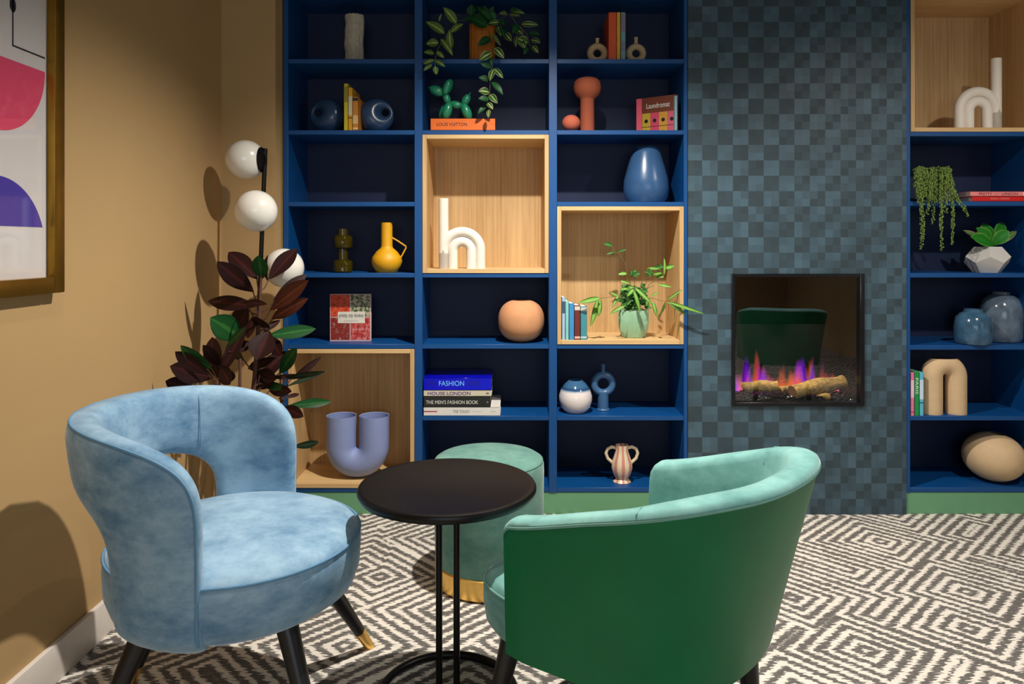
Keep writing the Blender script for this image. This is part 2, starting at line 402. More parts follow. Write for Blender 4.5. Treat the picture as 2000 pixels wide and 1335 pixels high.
# ------------------------------------------------------------------ electric fireplace
fp = thing('electric_fireplace', 'black square inset electric fireplace with glass front and glowing flames', 'fireplace', ((fx0+fx1)/2, D, fz0))
org = Vector(fp.location); loc = lambda mb: mb.xf(Matrix.Translation(-org))
FBLK = M('fire_frame_black', (10, 12, 16), .3)
t = .014; m = MB()
m.rbox(fx0, fx0+t, D-.014, D+.03, fz0, fz1, .001, 1); m.rbox(fx1-t*1.3, fx1, D-.014, D+.03, fz0, fz1, .001, 1)
m.rbox(fx0+t, fx1-t*1.3, D-.014, D+.03, fz1-t, fz1, .001, 1); m.rbox(fx0+t, fx1-t*1.3, D-.014, D+.03, fz0, fz0+t*1.2, .001, 1)
build('frame', loc(m), FBLK, fp)
FIN = M('firebox_black', (6, 8, 11), .6, spec=.2)
m = MB(); y0, y1 = D+.03, D+.27
m.box(fx0+.002, fx0+.008, y0, y1, fz0, fz1); m.box(fx1-.008, fx1-.002, y0, y1, fz0, fz1)
m.box(fx0, fx1, y0, y1, fz0+.001, fz0+.012); m.box(fx0, fx1, y0, y1, fz1-.012, fz1-.001); m.box(fx0, fx1, y1, y1+.006, fz0, fz1)
build('firebox', loc(m), FIN, fp)
build('lamp_hiding_lip', loc(MB().box(fx0+.008, fx1-.008, D+.03, D+.036, fz1-.05, fz1-.012)), FIN, fp)  # strip added only to keep the log lights out of view
g, nt, b = nodes('fire_glass'); out = nt.nodes['Material Output']; nt.nodes.remove(b)
tr = N(nt, 'ShaderNodeBsdfTransparent'); tr.inputs[0].default_value = (.86, .88, .9, 1); gl = N(nt, 'ShaderNodeBsdfGlossy'); gl.inputs['Roughness'].default_value = 0.012
fr = N(nt, 'ShaderNodeLayerWeight')
mx = N(nt, 'ShaderNodeMixShader'); L(nt, math_n(nt, 'ADD', math_n(nt, 'POWER', fr.outputs['Facing'], 5), .13), mx.inputs[0]); L(nt, tr.outputs[0], mx.inputs[1]); L(nt, gl.outputs[0], mx.inputs[2]); L(nt, mx.outputs[0], out.inputs[0])
build('glass_pane', loc(MB().box(fx0+t, fx1-t*1.3, D+.004, D+.008, fz0+t*1.2, fz1-t)), g, fp)
# flame screen behind the logs: what the appliance itself projects
fm, nt, b = nodes('flame_screen')
tc = N(nt, 'ShaderNodeTexCoord'); sp = N(nt, 'ShaderNodeSeparateXYZ'); L(nt, tc.outputs['Object'], sp.inputs[0])
n1 = noise(nt, coords(nt, (24, 1, 5)), 1, 1.5, .5); n2 = noise(nt, coords(nt, (13, 1, 2)), 1, 2)
hgt = math_n(nt, 'ADD', math_n(nt, 'MULTIPLY', math_n(nt, 'POWER', n1, 3.0), .52), .04)
fl = math_n(nt, 'SUBTRACT', 1, math_n(nt, 'DIVIDE', math_n(nt, 'SUBTRACT', sp.outputs[2], .03), hgt), True)
hue = ramp(nt, n2, [(.36, sl((255, 120, 30))), (.46, sl((255, 90, 60))), (.55, sl((190, 30, 220))), (.62, sl((120, 20, 230))), (.7, sl((255, 110, 30)))])
L(nt, hue, b.inputs['Emission Color']); b.inputs['Base Color'].default_value = (.005, .005, .006, 1); b.inputs['Roughness'].default_value = .7; b.inputs['Specular IOR Level'].default_value = .1
L(nt, math_n(nt, 'MULTIPLY', math_n(nt, 'POWER', fl, 1.5), 1.7), b.inputs['Emission Strength'])
build('flame_screen', loc(MB().box(fx0+.01, fx1-.02, D+.185, D+.189, fz0+.012, fz0+.33)), fm, fp)
for lx in (.25, .7):     # spots added to brighten the logs, tucked behind the front lip
    ll = bpy.data.lights.new('log_light', 'SPOT'); ll.spot_size = math.radians(75); ll.spot_blend = .6; ll.energy = 9; ll.color = (1, .8, .55); ll.shadow_soft_size = .008
    lo = bpy.data.objects.new('log_light', ll); C.objects.link(lo); lo.parent = fp; lo.location = Vector((fx0+(fx1-fx0)*lx, D+.075, fz1-.03))-org
em = MB()
for i in range(760):
    px_ = random.uniform(fx0+.02, fx1-.03); py_ = random.uniform(D+.035, D+.18); r = random.uniform(.005, .013)
    rot = Matrix.Rotation(random.uniform(0, 6), 3, 'Z') @ Matrix.Rotation(random.uniform(0, 6), 3, 'X')
    em.sphere((px_, py_, fz0+.016+random.uniform(0, .012)), r, 6, 4, (1, .7, .6), rot)
em.sm = False
eb = build('ember_bed', loc(em), M('black_glass_embers', (14, 13, 16), .12, var=.7, vs=90), fp); eb['kind'] = 'stuff'
bark = M('log_bark', (176, 142, 78), .9, var=.5, vs=55, bmp=.8, bs_=60); cut = M('log_cut_wood', (176, 124, 78), .8, var=.35, vs=80)
def log(a, b_, r, label):
    a = Vector(a); b_ = Vector(b_); n = 12; pts = []; rad = []
    for i in range(n+1):
        q = i/n; pts.append(a.lerp(b_, q)+Vector((0, 0, .004*math.sin(q*5)))); rad.append(r*(1+.12*math.sin(q*9+r*100)+random.uniform(-.05, .05)))
    m = MB(); m.tube(pts, rad, 16)
    m.mi[-1] = 1; m.mi[-2] = 1
    z = min(p.z for p in m.v); org = Vector(((a.x+b_.x)/2, (a.y+b_.y)/2, z))
    o = build('log', m, [bark, cut], None, org); tag(o, label, 'log', 'logs on the ember bed of the fireplace'); return o
zf = fz0+.034
log(P(1450, 758, D+.11), P(1520, 752, D+.07), .026, 'short log lying on the left of the fire')
log(P(1548, 766, D+.05), P(1646, 744, D+.12), .032, 'long thick log rising to the right in the fire')
log(P(1598, 777, D+.055), P(1622, 772, D+.04), .014, 'small log stub under the right end of the long log')
log(P(1523, 762, D+.10), P(1542, 757, D+.12), .013, 'small dark log piece between the two larger logs')

# ------------------------------------------------------------------ framed art on the left wall
fa = thing('picture_frame', 'large gold framed abstract print with pink and blue half circles on left wall', 'picture', (XL, 1.6, 1.03))
org = Vector(fa.location); loc = lambda mb: mb.xf(Matrix.Translation(-org))
GOLD = M('antique_gold_frame', (150, 112, 38), .32, .85, var=.12, vs=20)
ya, yz, za, zz = 1.18, 1.925, 1.03, 1.99; fw = .042; th = .032; m = MB()
m.rbox(XL, XL+th, ya, ya+fw, za, zz, .004, 2); m.rbox(XL, XL+th, yz-fw, yz, za, zz, .004, 2)
m.rbox(XL, XL+th, ya+fw, yz-fw, za, za+fw, .004, 2); m.rbox(XL, XL+th, ya+fw, yz-fw, zz-fw, zz, .004, 2)
build('frame', loc(m), GOLD, fa)
pr = build('print', loc(MB().box(XL+.004, XL+.01, ya+fw, yz-fw, za+fw, zz-fw)), M('art_paper', (206, 200, 198), .7, var=.01), fa)
def disc(cy, cz, R, a0, a1, zcut=None):
    n = 48; vs = [(XL+.0106, cy+R*math.cos(a0+(a1-a0)*i/n), cz+R*math.sin(a0+(a1-a0)*i/n)) for i in range(n+1)]
    m = MB(); m.add(vs, [list(range(n+1))]); return m
build('pink_half_circle', loc(disc(1.70, 1.60, .175, PI, 2*PI)), M('pink_ink', (214, 62, 100), .7, var=.02), fa)
aa = math.asin(.057/.175)
build('blue_arch', loc(disc(1.70, 1.143, .175, aa, PI-aa)), M('indigo_ink', (56, 40, 150), .7, var=.02), fa)
INK = M('black_ink', (14, 16, 26), .7)
m = MB(); xx = XL+.0108
m.box(XL+.0102, xx, 1.7525, 1.7565, 1.637, 1.90); m.box(XL+.0102, xx, 1.7525, 1.875, 1.634, 1.638)
n = 24; m.add([(xx, 1.7545+.011*math.cos(2*PI*i/n), 1.733+.017*math.sin(2*PI*i/n)) for i in range(n)], [list(range(n))])
build('line_drawing', loc(m), INK, fa)
gg, nt, b = nodes('picture_glazing'); out = nt.nodes['Material Output']; nt.nodes.remove(b)
tr = N(nt, 'ShaderNodeBsdfTransparent'); gl = N(nt, 'ShaderNodeBsdfGlossy'); gl.inputs['Roughness'].default_value = 0.02
fr = N(nt, 'ShaderNodeLayerWeight')
mx = N(nt, 'ShaderNodeMixShader'); L(nt, math_n(nt, 'ADD', math_n(nt, 'MULTIPLY', math_n(nt, 'POWER', fr.outputs['Facing'], 5), .6), .025), mx.inputs[0]); L(nt, tr.outputs[0], mx.inputs[1]); L(nt, gl.outputs[0], mx.inputs[2]); L(nt, mx.outputs[0], out.inputs[0])
build('glazing', loc(MB().box(XL+.014, XL+.016, ya+fw, yz-fw, za+fw, zz-fw)), gg, fa)

# ------------------------------------------------------------------ blue velvet chair
def blue_chair(loc_, rz):
    t = thing('accent_chair', 'pale blue velvet accent chair with a cut-out curved back, black legs', 'armchair', loc_, rz)
    prof = [(0, .294), (.20, .290), (.262, .299), (.298, .322), (.312, .36), (.315, .41), (.312, .437), (.300, .450), (.27, .462), (.20, .472), (.10, .478), (0, .480)]
    prof = [(r*.94, z) for r, z in prof]; m = MB(); m.lathe(prof, 72); build('seat', m, VB, t)
    build('seat_piping', MB().ring((0, 0, .441), .2935, .0032, 72, 8), PIPEB, t)
    def pt(psi, z, off):
        cz = max(0, (z-.30)/.45); cp = max(0, math.cos(math.radians(psi)))
        r = .284+cz**1.2*(.010+.042*cp)+off-.035*max(0, (.348-z)/.05)**2*(z < .348)
        a = PI+math.radians(psi); return Vector((r*math.cos(a), r*math.sin(a), z))
    def outl(a, z0, zs, b, n, q):   # q 0..1
        lg = .16
        if q < lg: return -a, z0+(zs-z0)*q/lg
        if q > 1-lg: return a, z0+(zs-z0)*(1-q)/lg
        th = PI*(q-lg)/(1-2*lg); c = math.cos(th); s_ = math.sin(th)
        return -a*math.copysign(abs(c)**(2/n), c), zs+b*s_**(2/n)
    NT, NS = 120, 28; vs = []; fs = []; edge = []
    for i in range(NT+1):
        q = i/NT
        # ease the corner sampling
        O = outl(98.7, .298, .54, .225, 3.5, q); I = outl(55.5, .298, .45, .15, 3.2, q)
        for k in range(NS):
            al = 2*PI*k/NS; c = math.cos(al); s_ = math.sin(al)
            wq = math.copysign(abs(c)**.52, c); of = math.copysign(abs(s_)**.6, s_)
            psi = (O[0]+I[0])/2+(O[0]-I[0])/2*wq; z = (O[1]+I[1])/2+(O[1]-I[1])/2*wq
            mid = pt(psi, z, 0); n = Vector((mid.x, mid.y, 0)).normalized()
            th_ = .022+.018*max(0, math.sin(PI*q))**3
            vs.append(mid+n*(of*th_))
        wq = math.cos(.5)**.52; of = math.sin(.5)**.6
        e = pt((O[0]+I[0])/2+(O[0]-I[0])/2*wq, (O[1]+I[1])/2+(O[1]-I[1])/2*wq, 0); n = Vector((e.x, e.y, 0)).normalized()
        if 2 <= i <= NT-2: edge.append(e+n*(of*th_+.001))
    for i in range(NT):
        for k in range(NS): fs.append((i*NS+k, (i+1)*NS+k, (i+1)*NS+(k+1) % NS, i*NS+(k+1) % NS))
    fs.append(tuple(range(NS))); fs.append(tuple(NT*NS+k for k in range(NS))[::-1])
    m = MB(); m.add(vs, fs); build('backrest', m, VB, t)
    m = MB(); m.tube(edge, .0035, 8); build('backrest_piping', m, PIPEB, t)
    sm = [pt(0, .575+.17*i/10, -.0405+.012*abs(i-5)**2/25) for i in range(11)]
    for ps_ in (-46, 46):
        build('seam', MB().tube([pt(ps_, .672+.082*math.copysign(abs(math.cos(PI*(i+2)/24))**.52, 10-i), -.0403*math.sin(PI*(i+2)/24)**.6) for i in range(21)], .0011, 6), PIPEB, t)
    for k, dg in enumerate((50, 163, 224, 322)):
        a = math.radians(dg); top = Vector((.19*math.cos(a), .19*math.sin(a), .335)); bot = Vector((.35*math.cos(a), .35*math.sin(a), 0)) if dg != 50 else Vector((.398*math.cos(a), .398*math.sin(a), 0))
        j = top.lerp(bot, .82)
        m = MB(); m.tube([top, top.lerp(bot, .4), j], [.027, .022, .0155], 20, ref=(1, 0, 0)); lg = build('leg', m, BLACKW, t)
        m = MB(); m.tube([j, bot], [.0163, .0125], 20, ref=(1, 0, 0)); build('brass_tip', m, BRASS, lg)
    return t
blue_chair((-.675, 1.795, 0), math.radians(-2.3))

# ------------------------------------------------------------------ green tub chair
def tub_chair(loc_, rz, label):
    t = thing('tub_armchair', label, 'armchair', loc_, rz, None)
    # plan path, local: faces +x; from near arm front (y=+w) round the back to the other arm
    W, LF, LB = .32, .25, .26
    pts = []; NP = 96
    for i in range(NP+1):
        q = i/NP*2-1                         # -1..1
        th = q*PI/2                          # superellipse back part
        pts.append(q)
    def plan(q):
        # arc length fraction: straight for |q|>.55, curve inside
        s_ = abs(q); k = .60
        if s_ > k:
            u = (s_-k)/(1-k); x = -.03+u*(LF+.03); y = W-.012*u
        else:
            th = (s_/k)*PI/2; n = 2.25
            x = -.03-(LB-.03)*abs(math.cos(th))**(2/n); y = W*abs(math.sin(th))**(2/n)
        return x, math.copysign(y, q) if q else 0.0
    pts = sorted(set(pts+[sg*v for sg in (-1, 1) for v in (.999, .997, .993, .988, .982, .974, .966)])); NP = len(pts)-1
    ps = [plan(q) for q in pts]
    ds = [0]
    for i in range(1, len(ps)): ds.append(ds[-1]+math.hypot(ps[i][0]-ps[i-1][0], ps[i][1]-ps[i-1][1]))
    tot = ds[-1]
    nr = []
    for i in range(len(ps)):
        a = ps[max(0, i-1)]; b = ps[min(len(ps)-1, i+1)]; tx, ty = b[0]-a[0], b[1]-a[1]; l = math.hypot(tx, ty); nr.append((ty/l*-1, tx/l))
    # outward normal check
    if nr[NP//2][0] > 0: nr = [(-a, -b) for a, b in nr]
    def zr(i):
        s_ = min(ds[i], tot-ds[i]); q = min(1, s_/.52); z = .58+.125*math.sin(min(1, s_/.55)*PI/2)**1.3
        q2 = max(0, (s_-.45)/.2); 
        if s_ < .022: z -= .022*(1-math.sqrt(max(0, 1-(1-s_/.022)**2)))
        return z
    def P3(i, off, z):
        x, y = ps[i]; n = nr[i]; cz = (z-.295)/.44
        back = max(0, min(1, (.2-x)/.45))
        ins = (1-cz)*.10*back+(1-cz)*.012
        return Vector((x+n[0]*(off-ins), y+n[1]*(off-ins), z))
    def strip(section):
        vs = []; fs = []; K = None
        for i in range(NP+1):
            sec = section(i); K = len(sec); vs += [P3(i, o, z) for o, z in sec]
        for i in range(NP):
            for k in range(K): fs.append((i*K+k, (i+1)*K+k, (i+1)*K+(k+1) % K, i*K+(k+1) % K))
        fs.append(tuple(range(K))); fs.append(tuple(NP*K+k for k in range(K))[::-1])
        m = MB(); m.add(vs, fs); return m
    def outer(i):
        z = zr(i)-.016; s = [(.0, .295+(z-.295)*k/8) for k in range(9)]
        return s+[(-.012, z), (-.012, .30)]
    T = .064
    def inner(i):
        z = zr(i); o = []
        o += [(-.010, .36), (-.010, z-.03), (.0015, z-.018), (.002, z-.011), (-.003, z-.004), (-.012, z)]
        o += [(-.028, z+.002), (-T+.014, z-.001), (-T+.004, z-.008), (-T, z-.02)]
        o += [(-T-.004*math.sin(PI*k/5), z-.02-(z-.02-.36)*k/5) for k in range(1, 6)]
        return o
    sh = build('outer_shell', strip(outer), LEATH, t); sh['label'] = 'emerald green leather outside of the back'
    build('inner_lining', strip(inner), VG, t)
    m = MB(); m.tube([P3(i, .0022, zr(i)-.015) for i in range(NP+1)], .0022, 6); build('rim_piping', m, PIPEG, t)
    for q0 in (-1, 1):
        i0 = NP//2+int(q0*NP*.235); m = MB(); z = zr(i0)
        m.tube([P3(i0, .0034, z-.018), P3(i0, -.003, z-.002), P3(i0, -.028, z+.003), P3(i0, -T+.006, z-.006), P3(i0, -T-.001, z-.03)], .0012, 6); build('seam', m, PIPEG, t)
    # seat cushion: rounded D plan
    def D_(rad, z):
        v = []
        for k in range(64):
            a = 2*PI*k/64; c, s_ = math.cos(a), math.sin(a); n = 4.6 if c > 0 else 2.3
            x = .06+(.38 if c > 0 else .14)*rad*math.copysign(abs(c)**(2/n), c); y = .266*rad*math.copysign(abs(s_)**(2/n), s_); v.append(Vector((x, y, z)))
        return v
    lv = [(.86, .272), (.95, .278), (.985, .295), (1.0, .33), (1.0, .37), (.985, .387), (.95, .400), (.85, .408), (.6, .414), (.3, .417), (.02, .418)]
    vs = []; fs = []
    for r, z in lv: vs += D_(r, z)
    for i in range(len(lv)-1):
        for k in range(64): fs.append((i*64+k, i*64+(k+1) % 64, (i+1)*64+(k+1) % 64, (i+1)*64+k))
    fs.append(tuple(range(64))[::-1]); fs.append(tuple((len(lv)-1)*64+k for k in range(64)))
    m = MB(); m.add(vs, fs); build('seat', m, VG, t)
    m = MB(); pp = D_(1.002, .383); m.tube(pp+[pp[0]], .0025, 6); build('seat_piping', m, PIPEG, t)
    for sx, sy in ((.31, .21), (.31, -.21), (-.06, .16), (-.06, -.16)):
        m = MB(); m.tube([(sx, sy, .285), (sx*1.08, sy*1.08, .16), (sx*1.18, sy*1.18, 0)], [.026, .021, .014], 18, ref=(1, 0, 0)); build('leg', m, BLACKW, t)
    return t
RZG = math.atan2(.633, -.774)-math.radians(5)
gc = tub_chair((.372, 1.570, 0), RZG, 'emerald leather tub armchair lined in mint velvet, in front beside the black table')
dup(gc, (1.98, .9, 0), math.radians(-76), 'green tub armchair outside the frame, showing as a reflection in the fireplace glass')

# ------------------------------------------------------------------ side table, stool
tb = thing('side_table', 'round black metal side table on twin posts between the two armchairs', 'table', (-.165, 1.86, 0))
prof = [(0, .520), (.205, .520), (.222, .524), (.2275, .532), (.2275, .538), (.224, .544), (.217, .546), (.212, .544), (0, .544)]
build('table_top', MB().lathe(prof, 96), BLACKM, tb)
for dx, dy in ((-.0215, .0), (.0235, .0)):
    build('post', MB().tube([(dx, dy, .02), (dx, dy, .51)], .0085, 16), BLACKM, tb)
build('top_bracket', MB().rbox(-.036, .036, -.02, .02, .478, .521, .004, 2), BLACKM, tb)
m = MB(); m.ring((0, 0, .0105), .172, .0105, 72, 12); build('base_ring', m, BLACKM, tb)
m = MB(); m.tube([(-.17, 0, .0105), (.17, 0, .0105)], .0095, 12); build('base_bar', m, BLACKM, tb)
st = thing('pouf_stool', 'round sage velvet stool with gold base band behind the black table', 'stool', (-.08, 2.52, 0))
prof = [(0, .072), (.180, .072), (.184, .078), (.189, .2), (.191, .37), (.190, .402), (.185, .415), (.174, .423), (.14, .430), (.07, .435), (0, .437)]
build('cushion', MB().lathe(prof, 72), VS, st)
build('seam_piping', MB().ring((0, 0, .413), .1855, .0022, 72, 8), M('sage_piping', (92, 138, 128), .7), st)
build('gold_band', MB().lathe([(0, .004), (.182, .004), (.186, .008), (.186, .07), (.182, .074), (0, .074)], 72), BRASS, st)
m = MB(); m.lathe([(0, 0), (.17, 0), (.172, .005), (0, .005)], 48); build('base_disc', m, BLACKM, st)

# ------------------------------------------------------------------ floor lamp
lt = P(518, 290, 2.86); lb = Vector((X(489, 2.86), 2.86, .02))
lp = thing('floor_lamp', 'black floor lamp with three opal glass globes in the corner behind the plant', 'floor lamp', (lb.x, lb.y, 0))
org = Vector(lp.location); loc = lambda mb: mb.xf(Matrix.Translation(-org))
build('pole', loc(MB().tube([lb, lt], .0085, 16)), BLACKM, lp)
build('base', MB().lathe([(0, 0), (.12, 0), (.125, .004), (.125, .014), (.12, .018), (0, .02)], 48), BLACKM, lp)
for (px, py, d, r) in ((480, 312, 2.86, .077), (500, 412, 2.76, .079), (555, 523, 2.88, .077)):
    c = P(px, py, d); q = (c.z-lb.z)/(lt.z-lb.z); pole = lb.lerp(lt, q); dr = (c-pole); dr.z = 0; dn = dr.normalized()
    gl_ = build('globe_shade', loc(MB().sphere(c, r, 40, 24)), GLOBE, lp)
    # cap: spherical bowl on the pole side
    m = MB(); ax = -dn; rot = ax.to_track_quat('Z', 'Y').to_matrix(); vs = []; K = 24
    rr = [(r*1.0+.001, 40), (r+.004, 38), (r+.004, 25), (r+.004, 12), (r+.004, 2)]
    for rad, dg in rr:
        a = math.radians(dg)
        for k in range(K):
            b_ = 2*PI*k/K; vs.append(c+rot @ Vector((rad*math.sin(a)*math.cos(b_), rad*math.sin(a)*math.sin(b_), rad*math.cos(a))))
    fs = [(i*K+k, i*K+(k+1) % K, (i+1)*K+(k+1) % K, (i+1)*K+k) for i in range(len(rr)-1) for k in range(K)]; fs.append(tuple((len(rr)-1)*K+k for k in range(K)))
    m.add(vs, fs); m.tube([c-dn*(r*.95), pole], .007, 10); build('globe_holder', loc(m), BLACKM, gl_)
    globe_child = gl_

# ------------------------------------------------------------------ rubber plant
rp = thing('rubber_plant', 'tall rubber plant with dark burgundy and green leaves behind the blue chair', 'plant', (-1.0, 2.62, 0))
org = Vector(rp.location); loc = lambda mb: mb.xf(Matrix.Translation(-org))
build('pot', MB().lathe([(0, 0), (.095, 0), (.10, .005), (.125, .185), (.127, .19), (.118, .19), (.112, .165), (0, .165)], 40), M('charcoal_pot', (60, 56, 52), .7), rp)
BURG = leafmat('burgundy_leaf', (36, 10, 9), (28, 8, 8), (58, 20, 16), .6); BRN = leafmat('bronze_leaf', (92, 44, 32), (70, 34, 26), (126, 72, 52), .45)
GRN = leafmat('deep_green_leaf', (24, 72, 32), (18, 54, 26), (48, 98, 44), .35); DKG = leafmat('blackish_green_leaf', (26, 40, 26), (20, 30, 22), (50, 70, 44), .35)
A_ = lambda x, y: (400+x/4.45, 460+y/4.45); B_ = lambda x, y: (320+x/5.135, 620+y/5.135)
RL = [(A_, 120, 235, 415, 480, 130, 0), (A_, 220, 155, 450, 370, 130, 0), (A_, 470, 180, 495, 375, 105, 2), (A_, 790, 125, 560, 375, 125, 0),
      (A_, 885, 400, 575, 640, 120, 1), (A_, 870, 350, 600, 560, 80, 0), (A_, 890, 550, 590, 720, 95, 1), (A_, 48, 570, 440, 610, 110, 0), (A_, 540, 600, 340, 590, 50, 0), (A_, 280, 830, 380, 630, 170, 0),
      (A_, 60, 720, 320, 890, 170, 2), (A_, 350, 805, 130, 1230, 100, 0), (A_, 345, 805, 190, 960, 50, 2), (A_, 945, 812, 550, 870, 95, 2), (A_, 455, 1070, 560, 840, 175, 0),
      (A_, 70, 900, 120, 1240, 140, 0), (A_, 795, 985, 655, 1190, 95, 2), (A_, 1000, 1058, 745, 1250, 45, 0), (A_, 1040, 1180, 700, 1230, 40, 3), (A_, 700, 1020, 430, 1290, 130, 0),
      (A_, 660, 1040, 570, 880, 90, 0), (A_, 390, 1150, 620, 1060, 70, 0), (A_, 380, 880, 420, 700, 90, 0), (A_, 650, 735, 500, 840, 45, 0), (A_, 220, 1010, 400, 930, 110, 0),
      (A_, 220, 1260, 130, 1120, 130, 0), (A_, 440, 700, 560, 800, 90, 0), (A_, 250, 1000, 340, 1080, 60, 3), (A_, 620, 1240, 480, 1200, 90, 0),
      (B_, 185, 285, 480, 510, 105, 2), (B_, 80, 490, 480, 600, 170, 0), (B_, 130, 350, 440, 560, 120, 0), (B_, 400, 285, 560, 480, 90, 0), (B_, 1660, 845, 1250, 885, 75, 2),
      (B_, 1395, 990, 1200, 900, 95, 0), (B_, 1540, 1245, 1290, 1290, 60, 3), (B_, 1230, 700, 980, 670, 65, 2), (B_, 1620, 540, 1230, 690, 40, 3), (B_, 1275, 740, 1060, 730, 90, 0),
      (B_, 1350, 770, 1200, 810, 35, 0), (B_, 1100, 640, 930, 700, 70, 0), (B_, 1400, 585, 1060, 600, 45, 0), (B_, 660, 660, 560, 480, 120, 0), (B_, 30, 640, 300, 720, 130, 0)]
lm = MB(); stm = MB()
def stem_x(py):   # main stem in px
    return 507 if py < 640 else 507-(py-640)*.07
for i, (cv, tx, ty, bx, by, wd, mi) in enumerate(RL):
    t_ = cv(tx, ty); b_ = cv(bx, by); sc = 4.45 if cv is A_ else 5.135; wpx = wd/sc
    px = b_[0]
    d = 2.50 if px < 425 else (2.62 if px < 470 else (2.72 if px < 560 else 2.80))
    d -= .05*((i*37 % 10)/10)
    dt = d+(.06 if i % 2 else -.07)
    if t_[0] > 556: dt = min(dt, 2.88)
    if t_[0] < 400: dt = min(dt, 2.44)
    Bp = P(*b_, d); Tp = P(*t_, dt); lm.cur = mi
    lm.leaf(Bp+(Bp-Tp)*.04, Tp+(Tp-Bp)*.05, wpx*d/F*1.3, (random.uniform(-.35, .35), -1, random.uniform(-.1, .5)), bend=random.uniform(-.02, .1), fold=random.uniform(.05, .22), n=12, peak=.56)
    sx = stem_x(b_[1]) if b_[0] > 470 else (432 if b_[0] < 470 and b_[1] > 640 else 507)
    if b_[0] > 548: sx = 545
    sp_ = P(sx, min(b_[1]+24, 860), 2.68 if sx > 500 else 2.6); mid = Bp.lerp(sp_, .5)+Vector((0, 0, -.012))
    stm.tube([Bp, mid, sp_], [.0022, .0026, .0032], 6)
build('foliage', loc(lm), [BURG, BRN, GRN, DKG], rp)
def stem(pts, r0, r1):
    n = len(pts); stm.tube(pts, [r0+(r1-r0)*i/(n-1) for i in range(n)], 8)
base = Vector((-1.0, 2.62, .16))
stem([base, P(484, 860, 2.66), P(497, 740, 2.68), P(505, 640, 2.68), P(509, 560, 2.68), P(510, 535, 2.68)], .011, .0045)
stem([base+Vector((-.03, 0, 0)), P(432, 960, 2.62), P(433, 900, 2.6), P(468, 780, 2.6), P(469, 700, 2.62)], .010, .005)
stem([base, P(415, 860, 2.6), P(420, 740, 2.56)], .008, .003); stem([base+Vector((.03, 0, 0)), P(520, 900, 2.72), P(550, 800, 2.76), P(547, 720, 2.76)], .008, .0035)
build('stems', loc(stm), M('brown_stem', (84, 52, 40), .8, var=.3), rp)
build('soil', MB().lathe([(0, .165), (.112, .165), (.11, .17), (0, .172)], 32), M('potting_soil', (38, 28, 22), .95, var=.5, vs=200), rp)

# ------------------------------------------------------------------ shelf ornaments
def at_shelf(px0, px1, zt, d, name, label, cat, group=None):
    return thing(name, label, cat, (X((px0+px1)/2, d), d, zt), 0, group)
def solid(name, mb, mat, px, zt, d, label, cat, group=None):
    mb.xf(Matrix.Translation((X(px, d), d, zt))); return tag(build(name, mb, mat, None, (X(px, d), d, zt)), label, cat, group)
ZS = {py: Z(py) for py in ROWS}
k3 = lambda d: d/F
def potprof(pts, wall=.004, bot=.008):
    """outer (r,z) list bottom to top -> closed vessel profile"""
    return [(0, pts[0][1])]+pts+[(max(.001, r-wall), z) for r, z in reversed(pts) if z > bot]+[(0, bot+.001)]
# --- column 1
d = 3.22; q = k3(d)
def rib_vase():
    m = MB(); n = 72; pr = []; H = 96*q
    random.seed(3)
    ph = [random.uniform(.93, 1.07) for _ in range(24)]
    rows = 24; vs = []; fs = []
    for j in range(rows+1):
        z = H*j/rows
        for k in range(n):
            a = 2*PI*k/n; r = 17.5*q*(1+.05*math.sin(j*.35+1)*math.cos(a)) * (ph[k//3] if k % 3 == 1 else 1.0-.015)+.0012*math.sin(j*.9+k)
            if j == rows: z = H+.0015*math.sin(k*1.3)
            vs.append((r*math.cos(a)*1.02, r*.8*math.sin(a), z))
    for j in range(rows):
        for k in range(n): fs.append((j*n+k, j*n+(k+1) % n, (j+1)*n+(k+1) % n, (j+1)*n+k))
    o = len(vs)
    for z, s in ((H-.001, .9), (.02, .88)):
        for k in range(n): a = 2*PI*k/n; vs.append((17*q*s*math.cos(a), 13.8*q*s*math.sin(a), z))
    for k in range(n): fs.append((rows*n+k, rows*n+(k+1) % n, o+(k+1) % n, o+k)); fs.append((o+k, o+(k+1) % n, o+n+(k+1) % n, o+n+k))
    fs.append(tuple(range(n))[::-1]); fs.append(tuple(o+n+k for k in range(n)))
    m.add(vs, fs); return m
solid('fluted_vase', rib_vase(), M('chalky_stoneware', (186, 178, 158), .9, var=.12, vs=60, bmp=.3), 692.5, ZS[115], d, 'tall chalky grey fluted vase on the upper left shelf', 'vase')
NAVY = M('navy_glazed_ceramic', (44, 70, 104), .25, var=.08, vs=20)
def hole_vase(sgn):
    m = MB(); n, mm = 56, 20; vs = []; fs = []; R = 34.5*q; hx, hz = 18*q*sgn, R*.93+6*q; hr = 7*q
    cz = R*.93
    for i in range(n):
        a = 2*PI*i/n; dx, dz = math.cos(a), math.sin(a)
        bx, bz = hx, hz-cz; bq = bx*dx+bz*dz; cc = bx*bx+bz*bz-R*R; out = -bq+math.sqrt(bq*bq-cc)
        mid = (out+hr)/2; mr = (out-hr)/2
        for k in range(mm):
            b = 2*PI*k/mm; rr = mid+mr*math.cos(b); dep = min(mr, R*.8)*1.05*math.sin(b)
            vs.append((hx+dx*rr, dep, hz+dz*rr))
    for i in range(n):
        for k in range(mm): fs.append((i*mm+k, i*mm+(k+1) % mm, ((i+1) % n)*mm+(k+1) % mm, ((i+1) % n)*mm+k))
    m.add(vs, fs); z = min(v.z for v in m.v); m.xf(Matrix.Translation((0, 0, -z))); return m
solid('looped_vase', hole_vase(-1), NAVY, 640, ZS[254], d, 'round navy vase with loop handle, left of the yellow books', 'vase')
solid('looped_vase', hole_vase(1), NAVY, 735, ZS[254], d, 'round navy vase with loop handle, right of the yellow books', 'vase')

